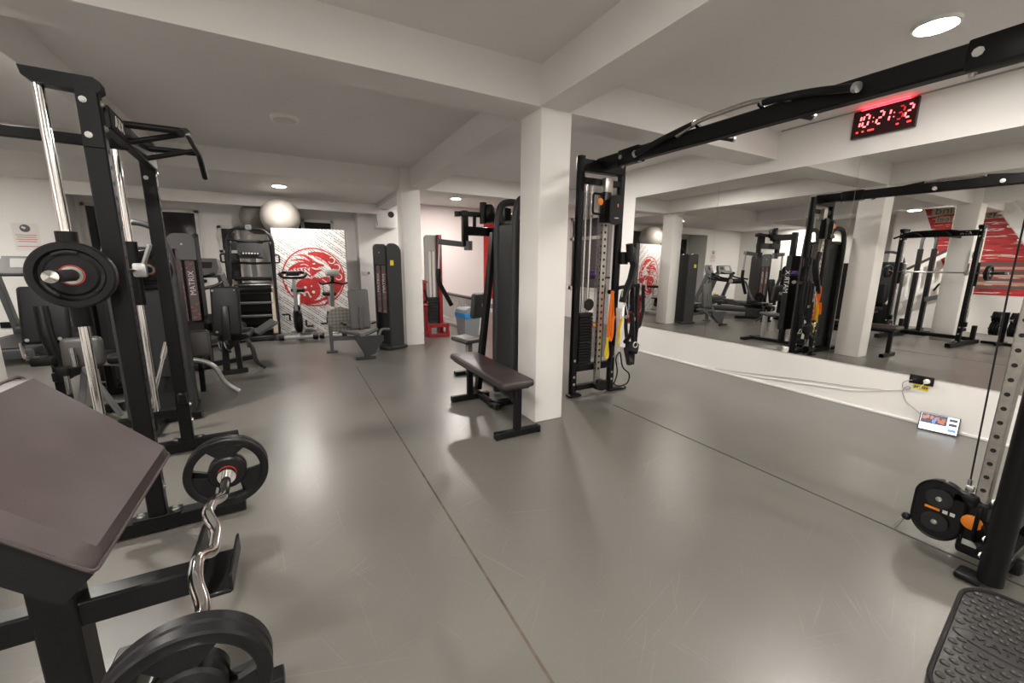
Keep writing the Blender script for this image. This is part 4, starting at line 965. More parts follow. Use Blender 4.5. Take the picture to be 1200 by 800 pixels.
# ------------------------------------------------------------------ dragon banner, cabinet, balls
bl_ = Vector((-.295, 9.21, 0)); br_ = Vector((.975, 8.87, 0)); ub = (br_-bl_).normalized(); nb = Vector((ub.y, -ub.x, 0))   # nb looks at the room
Wb = (br_-bl_).length; Zb = 2.03
t = T('dragon_banner', 'white printed banner stand with a round red dragon emblem', 'banner', tuple((bl_+br_)/2))
rotb = Matrix((ub, -nb, Vector((0, 0, 1)))).transposed().to_4x4()
t.p('backing_board', MB().rbox((bl_+br_)/2-nb*.06+Vector((0, 0, Zb/2)), (Wb, .12, Zb), .006, 1, rotb), 'grey')
pan = t.p('printed_face', MB().rbox((bl_+br_)/2+nb*.003+Vector((0, 0, Zb/2)), (Wb, .006, Zb), .001, 1, rotb), 'banner', label='white sheet with slanted rows of small grey print')
ec = bl_+ub*(Wb*.53)+Vector((0, 0, 1.10)); RE = .575
def bp(x, y, d_=.007): return ec+ub*x*RE+Vector((0, 0, y*RE))+nb*d_
def shape(mb, pts2, th=.002, d_=.007): return mb.prism([(p_[0]*RE, p_[1]*RE) for p_ in pts2], ec+nb*d_, ub, (0, 0, 1), th)
def stroke(mb, pts2, w0, w1=None, n=24, d_=.007, wm=None):
    """smooth tapered stroke through 2D points (Catmull-Rom)"""
    P = [Vector((a_, b_, 0)) for a_, b_ in pts2]; P = [P[0]*2-P[1]]+P+[P[-1]*2-P[-2]]; C_ = []
    for i in range(1, len(P)-2):
        for k in range(n//(len(P)-3)+2):
            s_ = k/(n//(len(P)-3)+2); p0, p1, p2, p3 = P[i-1:i+3]
            C_.append(.5*((2*p1)+(p2-p0)*s_+(2*p0-5*p1+4*p2-p3)*s_*s_+(3*p1-p0-3*p2+p3)*s_**3))
    C_.append(P[-2]); w1 = w0 if w1 is None else w1; Lq = []; Rq = []
    for i, p_ in enumerate(C_):
        d__ = (C_[min(i+1, len(C_)-1)]-C_[max(0, i-1)]).normalized(); nn = Vector((-d__.y, d__.x, 0)); s_ = i/(len(C_)-1)
        w_ = (w0+(w1-w0)*s_) if wm is None else (w0*(1-s_)**2+2*wm*s_*(1-s_)+w1*s_*s_)
        Lq.append(p_+nn*w_/2); Rq.append(p_-nn*w_/2)
    for i in range(len(C_)-1):
        shape(mb, [(q.x, q.y) for q in (Lq[i], Rq[i], Rq[i+1], Lq[i+1])], .0015, d_)
    return mb
def arc(cx_, cy_, r_, a0, a1, n=10): return [(cx_+r_*math.cos(R(a0+(a1-a0)*k/n)), cy_+r_*math.sin(R(a0+(a1-a0)*k/n))) for k in range(n+1)]
em = MB(); rg = MB()
for k in range(72):
    a0, a1 = 2*PI*k/72, 2*PI*(k+1)/72
    shape(em, [(math.cos(a0), math.sin(a0)), (math.cos(a1), math.sin(a1)), (.955*math.cos(a1), .955*math.sin(a1)), (.955*math.cos(a0), .955*math.sin(a0))])
# right crescent body
stroke(em, arc(0, 0, .80, 100, -75, 12), .06, .05, 60, wm=.58)
# lower disc (comma) with tail
shape(em, arc(-.22, -.42, .40, 0, 350, 34))
stroke(em, [(-.62, -.42), (-.55, -.75), (-.22, -.86), (.15, -.80), (.42, -.60)], .10, .02, wm=.2)
stroke(em, arc(-.22, -.42, .50, 200, -40, 12), .03, .02, 40)
stroke(em, [(-.05, -.02), (.20, -.12), (.42, -.10), (.60, -.26)], .06, .22, wm=.34)
# dragon neck, head, jaw, horn, mane
stroke(em, [(-.90, .02), (-.70, .30), (-.42, .44), (-.10, .42)], .03, .20, wm=.12)
shape(em, [(-.26, .50), (-.02, .58), (.16, .50), (.34, .44), (.36, .38), (.20, .36), (.10, .30), (-.02, .34), (-.22, .32)])
shape(em, [(-.10, .34), (.06, .26), (.26, .28), (.28, .24), (.10, .16), (-.04, .02), (-.14, .16)])
stroke(em, [(-.02, .56), (-.28, .74), (-.60, .72)], .11, .01)
stroke(em, [(-.14, .52), (-.40, .60), (-.74, .54)], .10, .01)
stroke(em, [(-.22, .40), (-.48, .34), (-.80, .34)], .09, .01)
for k in range(5): stroke(em, [(-.66+k*.11, .30-k*.0), (-.62+k*.11, .20), (-.54+k*.11, .16)], .06, .01)
for k in range(5): stroke(em, [(.36+k*.10, -.62+k*.13), (.52+k*.085, -.50+k*.12), (.66+k*.055, -.48+k*.11)], .05, .02)
stroke(em, [(.30, -.92), (.55, -.66), (.78, -.42), (.90, -.05)], .05, .03); stroke(em, [(-.90, -.25), (-.80, -.55), (-.55, -.78)], .04, .02); stroke(em, [(-.92, -.05), (-.60, .02), (-.30, .16), (-.10, .02)], .03, .05)
stroke(em, [(.05, .72), (.22, .60), (.46, .66)], .03, .02)
t.p('dragon_emblem', em, 'redd', pan, 'red round dragon emblem')
wh = MB()
for cx_, cy_, r_ in ((.60, .58, .10), (.74, .34, .11), (.80, .02, .10), (.62, .14, .09)): stroke(wh, arc(cx_, cy_, r_, -160, 120), .035, .03, 24, .0092)
stroke(wh, arc(0, 0, .955, 66, 10, 8), .015, .015, 24, .0092)
for cx_, cy_, r_ in ((-.30, -.34, .045), (-.10, -.30, .03), (-.05, -.50, .05), (-.34, -.60, .04), (-.15, -.66, .03), (-.45, -.45, .03)): shape(wh, arc(cx_, cy_, r_, 0, 330, 11), .001, .0092)
stroke(wh, [(-.58, -.36), (-.40, -.54), (-.24, -.50), (-.16, -.70)], .07, .03, d_=.0092); shape(wh, [(-.02, .47), (.06, .49), (.08, .45), (.0, .44)], .001, .0092)
stroke(wh, [(-.40, .42), (-.26, .44), (-.14, .38)], .03, .02, d_=.0092); stroke(wh, [(.26, -.06), (.40, -.18), (.46, -.34)], .03, .02, d_=.0092)
t.p('emblem_white_detail', wh, 'whitep', pan)  # white details of the printed emblem
one('storage_cabinet', MB().rbox((.28, 9.62, .945), (1.30, .52, 1.89), .01, 1).rbox((.28, 9.62, 1.895), (1.33, .55, .03), .006, 1), 'grey', 'grey cabinet behind the dragon banner with the pearl exercise ball on top', 'cabinet', (.28, 9.62, 0))
bA = T('exercise_ball', 'pearl white exercise ball on top behind the dragon banner', 'exercise ball', (-.11, 9.5, 1.91), group='exercise balls')
bA.p('ball_skin', MB().ball((-.115, 9.5, 2.265), .355, 40, 24), 'ball'); bA.p('valve', MB().disc((-.115, 9.142, 2.27), (0, -1, 0), .012, .004, 12), 'lgrey')
bB = T('exercise_ball', 'darker grey exercise ball to the left of the pearl white one', 'exercise ball', (-.55, 10.40, 1.96), group='exercise balls')
bB.p('ball_skin', MB().ball((-.545, 10.40, 2.30), .34, 40, 24), 'balld'); bB.p('valve', MB().disc((-.545, 10.057, 2.3), (0, -1, 0), .012, .004, 12), 'lgrey')
one('tall_cupboard', MB().rbox((-.56, 10.42, .975), (.40, .50, 1.95), .01, 1).rbox((-.56, 10.42, 1.955), (.42, .52, .012), .003, 1), 'frame', 'pale cupboard behind the stair climber under the grey exercise ball', 'cupboard', (-.56, 10.42, 0))

# ------------------------------------------------------------------ upright bikes
t = T('upright_bike', 'silver exercise bike with wide black handlebar console before the banner', 'exercise bike', (.02, 8.45, 0))
t.p('base_beam', MB().bar((.02, 8.15, .09), (.12, 9.0, .09), .07, .06), 'lgrey')
t.p('foot', MB().cyl((-.22, 8.20, .06), (.26, 8.12, .06), .035, 12), 'lgrey'); t.p('foot', MB().cyl((-.10, 8.98, .06), (.34, 8.90, .06), .035, 12), 'lgrey')
for p_ in ((-.25, 8.205, .065), (.29, 8.115, .065)): t.p('end_cap', MB().lathe([(0, -.04), (.05, -.04), (.055, 0), (.05, .04), (0, .04)], p_, (1, -.17, 0), 14), 'rubber')
t.p('flywheel_housing', MB().lathe([(0, -.06), (.17, -.06), (.22, -.04), (.22, .04), (.17, .06), (0, .06)], (.03, 8.40, .34), (1, .12, 0), 28).rbox((.03, 8.42, .45), (.11, .24, .36), .05, 3), 'satin')
t.p('front_post', MB().bar((.02, 8.34, .40), (.015, 8.22, 1.16), .055, .075), 'silver')
hb = t.p('handlebar', MB().tube([(-.16, 8.20, 1.22), (-.20, 8.16, 1.19), (-.15, 8.12, 1.13), (.17, 8.10, 1.13), (.22, 8.14, 1.19), (.18, 8.19, 1.22), (-.16, 8.20, 1.22)], .028, 10, .06), 'satin')
t.p('console', MB().rbox((.01, 8.18, 1.185), (.20, .06, .10), .02, 2), 'satin', hb)
t.p('seat_post', MB().bar((.06, 8.62, .40), (.08, 8.72, .84), .05, .05), 'silver')
t.p('saddle', MB().rbox((.07, 8.68, .88), (.24, .26, .07), .03, 3), 'blackpad')
t.p('pedal', MB().rbox((-.16, 8.38, .46), (.12, .08, .03), .01, 1).bar((-.10, 8.40, .34), (-.10, 8.38, .46), .02, .03, (1, 0, 0)), 'satin'); t.p('pedal', MB().rbox((.22, 8.42, .22), (.12, .08, .03), .01, 1).bar((.16, 8.42, .34), (.16, 8.42, .22), .02, .03, (1, 0, 0)), 'satin')
t = T('exercise_bike', 'cream exercise bike with small console in front of the emblem', 'exercise bike', (.62, 8.4, 0))
t.p('base_beam', MB().bar((.60, 8.15, .08), (.72, 8.75, .08), .07, .06), 'lgrey')
t.p('foot', MB().cyl((.42, 8.18, .05), (.76, 8.12, .05), .03, 12), 'lgrey'); t.p('foot', MB().cyl((.55, 8.74, .05), (.90, 8.66, .05), .03, 12), 'lgrey')
for p_ in ((.40, 8.185, .06), (.78, 8.115, .06)): t.p('end_cap', MB().lathe([(0, -.04), (.05, -.04), (.055, 0), (.05, .04), (0, .04)], p_, (1, -.17, 0), 14), 'rubber')
t.p('body_cover', MB().lathe([(0, -.05), (.19, -.05), (.23, -.03), (.23, .03), (.19, .05), (0, .05)], (.60, 8.40, .36), (1, .12, 0), 28).rbox((.61, 8.42, .42), (.09, .34, .30), .04, 3), 'ball')
t.p('flywheel_cover', MB().lathe([(0, 0), (.13, 0), (.13, .012), (0, .014)], (.548, 8.394, .36), (-1, -.12, 0), 24).lathe([(0, 0), (.13, 0), (.13, .012), (0, .014)], (.652, 8.406, .36), (1, .12, 0), 24), 'satin', label='dark disc on the cover')
t.p('front_post', MB().bar((.62, 8.36, .50), (.635, 8.25, 1.12), .06, .07), 'silver')
t.p('console', MB().rbox((.65, 8.22, 1.21), (.24, .06, .13), .03, 3, (R(-25), 0, 0)), 'lgrey'); t.p('console_stem', MB().rbox((.645, 8.24, 1.09), (.07, .05, .16), .02, 2), 'satin')
t.p('handlebar', MB().tube([(.42, 8.06, 1.03), (.46, 8.18, 1.0), (.64, 8.22, 1.04), (.82, 8.16, 1.0), (.87, 8.04, 1.03)], .018, 10, .06), 'satin')
t.p('saddle', MB().rbox((.60, 8.62, .80), (.24, .26, .07), .03, 3), 'blackpad'); t.p('seat_post', MB().bar((.60, 8.58, .45), (.60, 8.62, .78), .05, .05), 'silver')
t.p('pedal', MB().rbox((.46, 8.38, .26), (.12, .08, .03), .01, 1).bar((.52, 8.40, .36), (.52, 8.38, .26), .02, .03, (1, 0, 0)), 'satin'); t.p('pedal', MB().rbox((.76, 8.42, .48), (.12, .08, .03), .01, 1).bar((.68, 8.42, .36), (.68, 8.42, .48), .02, .03, (1, 0, 0)), 'satin')

# ------------------------------------------------------------------ red machine, balustrade, bin
t = T('red_weight_machine', 'red machine with pale weight stack strip in front of the balustrade', 'weight machine', (2.4, 7.8, 0))
t.p('tower_panel', MB().prism([(-.13, 0), (.13, 0), (.13, 1.93), (-.09, 1.93), (-.13, 1.88)], (2.40, 7.80, 0), (1, .05, 0), (0, 0, 1), -.05), 'lgrey')
t.p('tower_post', MB().rbox((2.545, 7.86, .97), (.07, .34, 1.94), .01, 2), 'red'); t.p('tower_post', MB().rbox((2.268, 7.90, .55), (.035, .26, 1.05), .01, 2), 'red')
t.p('stack_slot', MB().rbox((2.40, 7.795, 1.05), (.12, .03, 1.15), .004, 1), 'paper'); t.p('stack_slot', MB().rbox((2.40, 7.78, 1.10), (.025, .03, 1.10), .004, 1), 'tan')
for k in range(9): t.p('weight_plate', MB().rbox((2.40, 7.76, .28+k*.055), (.19, .10, .05), .004, 1), 'matte')
t.p('base_frame', MB().bar((2.22, 7.50, .22), (2.62, 7.50, .22), .07, .07).bar((2.22, 7.50, .03), (2.62, 7.50, .03), .07, .06).bar((2.24, 7.5, .03), (2.24, 7.5, .22), .06, .06, (0, 1, 0)).bar((2.60, 7.5, .03), (2.60, 7.5, .22), .06, .06, (0, 1, 0)).bar((2.60, 7.48, .22), (2.60, 8.05, .22), .07, .07).bar((2.24, 7.48, .03), (2.24, 8.05, .03), .07, .06).bar((2.6, 7.48, .03), (2.6, 8.05, .03), .07, .06), 'red')
t.p('seat_pad', MB().rbox((2.12, 7.62, .62), (.22, .26, .07), .03, 3), 'red'); t.p('seat_post', MB().bar((2.12, 7.62, .05), (2.12, 7.62, .60), .06, .06, (0, 1, 0)), 'red')
t.p('grip', MB().tube([(2.20, 7.62, .90), (2.24, 7.60, .72), (2.16, 7.60, .64)], .018, 10, .04), 'rubber'); t.p('lever', MB().tube([(1.98, 7.7, 1.04), (2.3, 7.75, 1.04)], .014, 8), 'red')

t = T('balustrade', 'pale stairwell balustrade of turned balusters with a dark handrail', 'balustrade', (3.24, 9.0, 0))
t.p('plinth', MB().rbox((3.26, 9.05, .03), (.16, 3.4, .06), .008, 1), 'frame')
t.p('handrail', MB().rbox((3.24, 9.05, .70), (.11, 3.4, .055), .025, 3), 'wood', label='dark rounded handrail')
for k in range(21):
    y = 7.42+k*.163
    t.p('baluster', MB().lathe([(.043, .06), (.045, .12), (.025, .14), (.05, .24), (.058, .32), (.035, .44), (.022, .54), (.038, .57), (.045, .60), (.045, .67)], (3.24, y, 0), (0, 0, 1), 14), 'white')
t = T('waste_bin', 'grey waste bin with blue bag beside the balustrade', 'bin', (3.00, 7.42, 0))
bx = Matrix.Translation((3.00, 7.42, 0)) @ Matrix.Rotation(R(12), 4, 'Z')
def frustum(mb, w0, d0, w1, d1, z0, z1):
    return mb.add([bx @ Vector((sx*w/2, sy*d/2, z)) for w, d, z in ((w0, d0, z0), (w1, d1, z1)) for sx, sy in ((-1, -1), (1, -1), (1, 1), (-1, 1))],
                  [(3, 2, 1, 0), (4, 5, 6, 7), (0, 1, 5, 4), (1, 2, 6, 5), (2, 3, 7, 6), (3, 0, 4, 7)])
t.p('bin_body', frustum(MB(), .31, .27, .37, .33, 0, .42), 'bin'); 
bg = MB(); frustum(bg, .38, .34, .395, .355, .37, .46)
for k in range(10): bg.add([bx @ Vector((-.19+k*.042+dx, -.175, z)) for dx, z in ((0, .38), (.035, .375), (.018, .33+.012*(k % 3)))], [(0, 1, 2)])
t.p('bin_bag', bg, 'blue', label='blue bin bag rim'); t.p('lid', MB().prism([(-.19, 0), (.19, 0), (.17, .06), (.10, .10), (-.10, .10), (-.17, .06)], bx @ Vector((0, .17, .46)), (math.cos(R(12)), math.sin(R(12)), 0), (0, 0, 1), .34), 'bin')

# ------------------------------------------------------------------ pec fly machine behind the nearest column
t = T('pec_fly_machine', 'dark pec fly machine with arched tower and hanging arms behind the flat bench', 'pec fly machine', (2.0, 3.9, 0))
t.p('arched_frame', MB().tube([(1.88, 3.46, .03), (1.88, 3.46, 1.80), (1.92, 3.47, 2.0), (2.07, 3.50, 2.03), (2.24, 3.50, 1.98), (2.28, 3.50, 1.75), (2.28, 3.50, .03)], .036, 14, .16, seg=8), 'char')
t.p('arched_frame', MB().tube([(1.88, 3.84, .03), (1.88, 3.84, 1.80), (1.92, 3.84, 2.0), (2.07, 3.84, 2.03), (2.24, 3.84, 1.98), (2.28, 3.84, 1.75), (2.28, 3.84, .03)], .036, 14, .16, seg=8), 'char')
t.p('side_panel', MB().rbox((1.885, 3.65, .92), (.03, .32, 1.72), .006, 1), 'char')
t.p('housing', MB().rbox((2.085, 3.66, .93), (.34, .30, 1.70), .01, 1), 'satin'); t.p('front_window', MB().rbox((2.09, 3.505, .98), (.20, .012, 1.45), .003, 1), 'matte')
t.p('top_plate', MB().rbox((2.08, 3.65, 1.80), (.36, .34, .04), .01, 1), 'satin'); t.p('top_pulley', MB().lathe([(0, -.015), (.06, -.015), (.06, .015), (0, .015)], (2.12, 3.60, 1.90), (1, 0, 0), 20), 'satin')
t.p('sticker', MB().rbox((2.02, 3.56, 1.90), (.06, .004, .05), .001, 1), 'red', label='red tag under the arch')
s_ = t.p('shroud', MB().rbox((2.12, 4.05, .95), (.34, .10, 1.30), .01, 1), 'matte'); m_ = MB(); m_.text('MATRIX', .11, .002, (2.295, 4.05, 1.15), (0, 0, 1), (0, -1, 0)); t.p('lettering', m_, 'spat', s_, 'pale vertical letters')
t.p('slanted_post', MB().bar((1.72, 3.98, .04), (1.88, 3.92, 1.72), .055, .09, (0, 1, 0)), 'satin')
t.p('foot', MB().bar((1.66, 3.36, .03), (1.66, 4.1, .03), .06, .05).bar((1.62, 3.48, .03), (2.3, 3.48, .03), .08, .05).bar((2.0, 3.5, .04), (2.0, 4.75, .04), .09, .06).bar((1.72, 4.72, .03), (2.3, 4.72, .03), .08, .05), 'satin')
t.p('pivot_head', MB().lathe([(0, -.06), (.055, -.06), (.065, -.03), (.065, .06), (.045, .10), (0, .10)], (2.10, 4.50, 1.98), (0, 0, 1), 20).lathe([(0, -.10), (.04, -.10), (.04, .14), (0, .14)], (2.02, 4.50, 1.96), (0, 0, 1), 16), 'satin')
t.p('head_post', MB().bar((2.12, 4.10, .06), (2.12, 4.10, 2.0), .08, .08, (0, 1, 0)).bar((2.12, 4.10, 1.92), (2.10, 4.52, 1.92), .08, .10), 'satin')
for mir in (0, 1):
    mm = lambda x: (4.20-x if mir else x)
    arm = MB(); arm.bar((mm(2.12), 4.55, 1.965), (mm(1.75), 4.55, 1.965), .07, .055).bar((mm(2.14), 4.55, 1.775), (mm(1.78), 4.55, 1.775), .08, .10).bar((mm(1.81), 4.55, 2.0), (mm(1.81), 4.55, 1.60), .07, .06, (0, 1, 0)).bar((mm(1.93), 4.55, 1.97), (mm(1.93), 4.55, 1.78), .035, .035, (0, 1, 0)); arm.cyl((mm(1.72), 4.55, 1.93), (mm(1.72), 4.55, 1.985), .035, 12)
    t.p('swing_frame', arm, 'satin')
    lv = t.p('press_arm', MB().bar((mm(1.86), 4.55, 1.615), (mm(1.50), 4.60, 1.645), .07, .06).lathe([(0, -.07), (.05, -.07), (.05, .035), (0, .035)], (mm(1.85), 4.55, 1.625), (0, 0, 1), 14), 'grey')
    t.p('handle_rod', MB().tube([(mm(1.52), 4.60, 1.63), (mm(1.50), 4.60, 1.32)], .015, 10), 'silver', lv); t.p('handle_grip', MB().tube([(mm(1.50), 4.60, 1.34), (mm(1.495), 4.60, 1.19), (mm(1.65), 4.60, .91)], .027, 12, .05), 'rubber', lv)
seat_pad(t, (1.90, 4.36, .92), (.25, .07, .30), (R(6), 0, R(25)), 'dgreypad', 'back_pad', .04); seat_pad(t, (1.80, 4.52, .50), (.26, .30, .06), (R(4), 0, R(20)), 'dgreypad', 'seat_pad', .03)
t.p('pad_support', MB().bar((1.93, 4.33, .92), (2.10, 4.14, .92), .04, .05), 'silver')
t.p('seat_post', MB().bar((1.86, 4.58, .05), (1.86, 4.58, .50), .07, .07, (0, 1, 0)), 'silver')
one('wall_graphic', MB().rbox((5.70, YF-.006, 1.55), (1.70, .012, 2.3), .002, 1), 'redd', 'red painted field on the wall behind the pec fly machine', 'wall graphic', (5.7, YF, .4))

# ------------------------------------------------------------------ small wall things
def notice(label, x, y, z):
    t = T('wall_notice', label, 'notice', (x, y, z-.24), group='club rule notices')
    sh = t.p('sheet', MB().rbox((x, y-.003, z), (.31, .004, .44), .001, 1), 'paper')
    t.p('badge', MB().lathe([(0, 0), (.062, 0), (.062, .002), (0, .002)], (x, y-.005, z+.14), (0, -1, 0), 28), 'ink', sh)
    t.p('badge_figure', MB().rbox((x-.015, y-.0075, z+.15), (.05, .001, .03), .0003, 1, (0, R(30), 0)), 'paper', sh)
    for i, dz in enumerate((.03, -.005, -.04, -.075, -.155)):
        t.p('printed_line', MB().rbox((x, y-.006, z+dz), (.25-.03*(i % 2), .002, .013), .0005, 1), 'redink', sh)
notice('white notice with round black badge on the wall behind the dark treadmill', -3.87, 10.0, 1.76)
notice('white notice on the left column, seen in the mirror', -1.52, 2.805, 1.52)
t = T('wall_socket', 'black wall socket with yellow sticker on the far wall by the treadmill', 'power outlet', (-4.25, 9.98, .3))
t.p('plate', MB().rbox((-4.25, 9.988, .30), (.28, .024, .10), .004, 1), 'satin'); t.p('sticker_sheet', MB().rbox((-4.20, 9.996, .385), (.15, .006, .055), .001, 1), 'yellow', label='yellow sticker')
t = T('light_switch', 'white light switch with black end on the wall behind the hip machine', 'light switch', (1.56, 10.28, 1.10))
t.p('switch_plate', MB().rbox((1.54, 10.292, 1.15), (.12, .016, .085), .004, 1), 'frame'); t.p('switch_key', MB().rbox((1.62, 10.291, 1.155), (.04, .018, .055), .004, 1), 'ink')
t = T('wall_air_conditioner', 'white air conditioner box high on the wall by the middle column', 'air conditioner', (2.0, 10.28, 2.2))
t.p('housing', MB().rbox((2.02, 10.13, 2.40), (.48, .34, .40), .02, 2), 'white'); t.p('grille', MB().lathe([(0, 0), (.07, 0), (.07, .006), (0, .008)], (2.13, 9.962, 2.50), (0, -1, 0), 24), 'char'); t.p('pipe', MB().tube([(1.80, 9.95, 2.58), (1.79, 9.93, 2.40), (1.82, 9.95, 2.25)], .012, 8, .05), 'cable')

# ------------------------------------------------------------------ left side of the room, seen in the mirror
t = T('plank_graphic', 'slanted red and black plank mural with pale words on the left wall', 'mural', (-3.49, 3.2, .9))
mp_ = [(4.27, 2.88), (3.79, 1.62), (3.45, .85), (1.75, .85), (2.30, 1.4), (3.10, 2.76), (3.17, 2.88)]
fc = t.p('mural_face', MB().prism(mp_, (-3.50, 0, 0), (0, 1, 0), (0, 0, 1), .008), 'graphic')
for y0, z0, l in ((2.75, 1.35, 1.5), (2.6, 1.18, 1.6), (2.7, 1.02, 1.7), (2.8, 1.52, .9)):
    t.p('dark_plank', MB().rbox((-3.491, y0, z0), (.004, l*.8, .06), .001, 1), 'ink', fc)
for y0, z0, l in ((2.75, 1.43, 1.2), (2.6, 1.27, 1.4), (2.7, 1.10, 1.5)):
    t.p('pale_plank', MB().rbox((-3.491, y0, z0), (.004, l*.75, .05), .001, 1), 'tan', fc)
for txt, y0, z0, sz in (('ind', 3.90, 2.72, .24), ('feel', 3.86, 2.53, .18), ('is', 3.14, 2.56, .22)):
    t.p('word_patch', MB().rbox((-3.491, y0, z0), (.004, sz*(1.7 if len(txt) > 2 else 1.0), sz*.72), .001, 1), 'tan', fc)
    t.p('word', MB().text(txt, sz, .003, (-3.487, y0, z0), (0, 1, 0), (0, 0, 1)), 'ink', fc)
t = T('stair_stringer', 'white slanted stair flight against the mural on the left wall', 'stair', (-3.3, 2.4, 0))
t.p('stringer', MB().bar((-3.36, 3.03, 2.88), (-3.36, 1.2, .0), .22, .24), 'white')
for k in range(9): t.p('tread', MB().rbox((-3.36, 1.45+k*.18, .30+k*.283), (.24, .24, .04), .004, 1), 'white')
t = T('stair_railing', 'white slanted railing with dark handrail along the left wall', 'railing', (-3.2, 4.1, 0))
t.p('handrail', MB().bar((-3.2, 4.70, 1.08), (-3.2, 3.50, 1.90), .07, .06), 'wood', label='dark handrail')
t.p('lower_rail', MB().bar((-3.2, 4.70, .35), (-3.2, 3.50, 1.17), .05, .10), 'white'); t.p('upper_rail', MB().bar((-3.2, 4.70, 1.0), (-3.2, 3.50, 1.82), .05, .10), 'white')
for k in range(6): t.p('baluster', MB().lathe([(.03, 0), (.045, .2), (.02, .4), (.04, .5), (.03, .62)], (-3.2, 4.60-k*.2, .42+k*.137), (0, 0, 1), 10), 'white')
t.p('newel', MB().rbox((-3.2, 4.72, .6), (.10, .10, 1.2), .01, 1), 'white'); t.p('newel', MB().rbox((-3.2, 3.50, .95), (.10, .10, 1.9), .01, 1), 'white')
t = T('cable_column_machine', 'twin black cable column with rounded loop top, seen in the mirror', 'cable machine', (-2.1, 3.6, 0))
for y in (3.52, 3.74): t.p('column', MB().rbox((-2.1, y, .92), (.10, .075, 1.80), .008, 1), 'satin')
t.p('loop_top', MB().tube([(-2.1, 3.52, 1.80), (-2.1, 3.52, 2.02), (-2.1, 3.57, 2.14), (-2.1, 3.69, 2.14), (-2.1, 3.74, 2.02), (-2.1, 3.74, 1.80)], .03, 12, .08), 'char')
t.p('base', MB().bar((-2.6, 3.63, .05), (-1.75, 3.63, .05), .09, .08).bar((-2.1, 3.3, .04), (-2.1, 4.05, .04), .09, .07).bar((-1.78, 3.3, .04), (-1.78, 4.0, .04), .08, .07), 'satin')
t.p('grip', MB().tube([(-2.0, 3.38, .95), (-1.95, 3.30, 1.10), (-1.95, 3.18, 1.10), (-2.0, 3.12, .9)], .018, 10, .05), 'rubber'); t.p('arm', MB().bar((-2.05, 3.5, .75), (-1.98, 3.12, .88), .06, .10), 'grey')
t.p('lever', MB().cyl((-1.9, 3.9, .08), (-1.95, 3.95, .36), .018, 10), 'chrome')
t = T('leg_press', 'leg press with grey roll and black back pad, seen in the mirror', 'leg press', (-2.3, 1.6, 0))
t.p('grey_roll', MB().lathe([(0, 0), (.07, 0), (.085, .02), (.085, .52), (.07, .54), (0, .54)], (-1.95, 2.05, .82), (-.25, -1, -.04), 20), 'lgrey', label='light grey foam roll')
t.p('frame', MB().bar((-2.05, 1.8, .03), (-2.05, 1.8, .80), .07, .07, (0, 1, 0)).bar((-2.05, 2.0, .05), (-2.2, .9, .05), .08, .08).bar((-2.05, 1.8, .75), (-2.3, .9, .35), .07, .08).bar((-2.4, 1.9, .04), (-1.8, 1.9, .04), .08, .07), 'grey')
seat_pad(t, (-2.20, 1.95, 1.0), (.12, .40, .34), (0, R(12), 0), 'blackpad'); seat_pad(t, (-2.3, 1.2, .55), (.34, .5, .09), (0, 0, 0), 'blackpad', 'seat_pad')
t.p('hand_grip', MB().tube([(-2.1, 1.62, 1.0), (-2.05, 1.60, 1.25), (-2.05, 1.95, 1.27), (-2.1, 2.0, 1.0)], .018, 10, .06), 'black')
t = T('plate_tree', 'low black plate rack with rubber plates, seen in the mirror', 'plate rack', (-1.75, 2.25, 0))
t.p('rack_frame', MB().bar((-1.75, 2.25, .02), (-1.75, 2.25, .62), .06, .06, (0, 1, 0)).bar((-2.0, 2.25, .025), (-1.5, 2.25, .025), .07, .05).bar((-1.75, 2.0, .025), (-1.75, 2.5, .025), .07, .05), 'black')
t.p('peg', MB().cyl((-1.75, 2.05, .30), (-1.75, 2.45, .30), .022, 12), 'chrome'); t.p('peg', MB().cyl((-1.75, 2.05, .52), (-1.75, 2.45, .52), .022, 12), 'chrome')
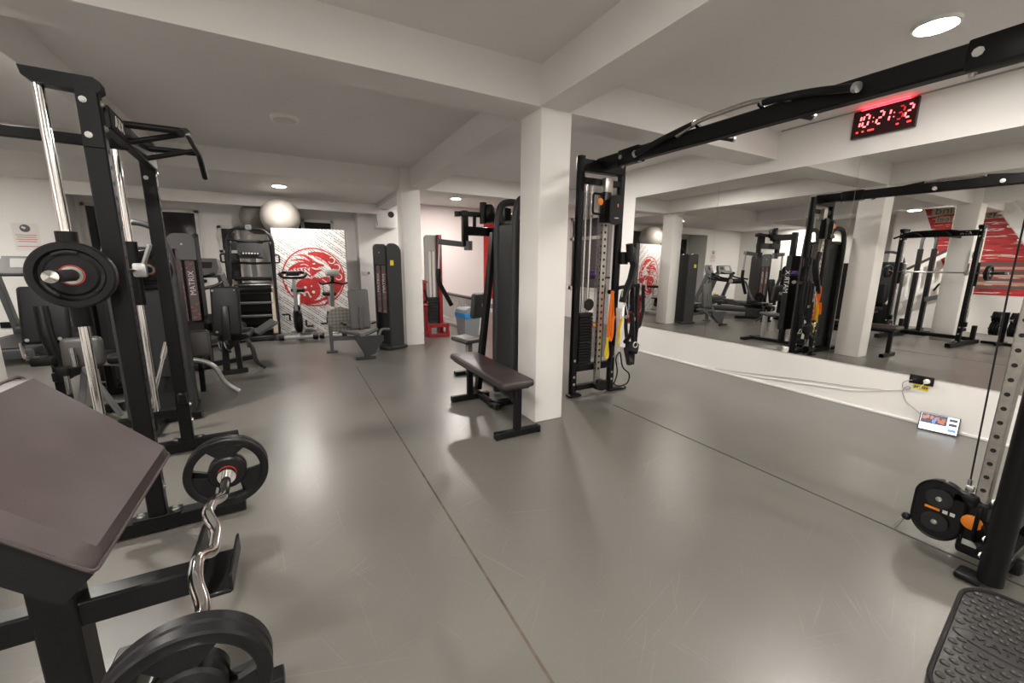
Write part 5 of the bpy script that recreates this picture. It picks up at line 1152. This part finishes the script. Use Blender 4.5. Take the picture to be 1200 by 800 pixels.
for z_, r_, ns in ((.30, .13, 3), (.52, .10, 3)):
    for k in range(ns):
        for s_ in (-1, 1):
            g_ = T('weight_plate', 'black rubber plate stored on the low plate rack', 'weight plate', (-1.75, 2.25+s_*(.075+k*.04), z_), group='plates stored on the low rack')
            g_.p('plate_body', MB().lathe([(.024, -.016), (r_*.5, -.016), (r_*.6, -.008), (r_*.8, -.008), (r_*.85, -.016), (r_, -.014), (r_, .014), (r_*.85, .016), (r_*.8, .008), (r_*.6, .008), (r_*.5, .016), (.024, .016), (.024, -.016)], (-1.75, 2.25+s_*(.075+k*.04), z_), (0, 1, 0), 32), 'rubber')
            g_.p('hub_sleeve', MB().lathe([(.0235, -.018), (.034, -.018), (.034, .018), (.0235, .018), (.0235, -.018)], (-1.75, 2.25+s_*(.075+k*.04), z_), (0, 1, 0), 20), 'zinc')

t = T('arch_machine', 'dark weight machine with wide tube arch, seen in the mirror left of the smith machine', 'weight machine', (-2.6, 4.45, 0))
t.p('arched_frame', MB().tube([(-2.6, 4.12, .03), (-2.6, 4.12, 1.45), (-2.6, 4.2, 1.72), (-2.6, 4.45, 1.80), (-2.6, 4.70, 1.72), (-2.6, 4.78, 1.45), (-2.6, 4.78, .03)], .03, 12, .16), 'char')
t.p('housing', MB().rbox((-2.68, 4.45, .80), (.20, .40, 1.50), .02, 2), 'matte'); t.p('cross_member', MB().bar((-2.6, 4.12, 1.48), (-2.6, 4.78, 1.48), .05, .07), 'satin')
t.p('back_pad', MB().rbox((-2.42, 4.45, .80), (.08, .28, .50), .03, 3), 'blackpad'); t.p('seat_pad', MB().rbox((-2.22, 4.45, .46), (.34, .32, .08), .03, 3), 'blackpad')
t.p('seat_frame', MB().bar((-2.5, 4.45, .38), (-2.1, 4.45, .38), .07, .07).bar((-2.2, 4.45, .03), (-2.2, 4.45, .40), .07, .07, (0, 1, 0)).bar((-2.2, 4.2, .03), (-2.2, 4.7, .03), .08, .05).bar((-2.6, 4.1, .03), (-2.6, 4.8, .03), .08, .05), 'grey')
t.p('lever_arm', MB().tube([(-2.45, 4.25, .7), (-2.2, 4.12, .75), (-2.0, 4.12, .6)], .022, 10, .06), 'silver')
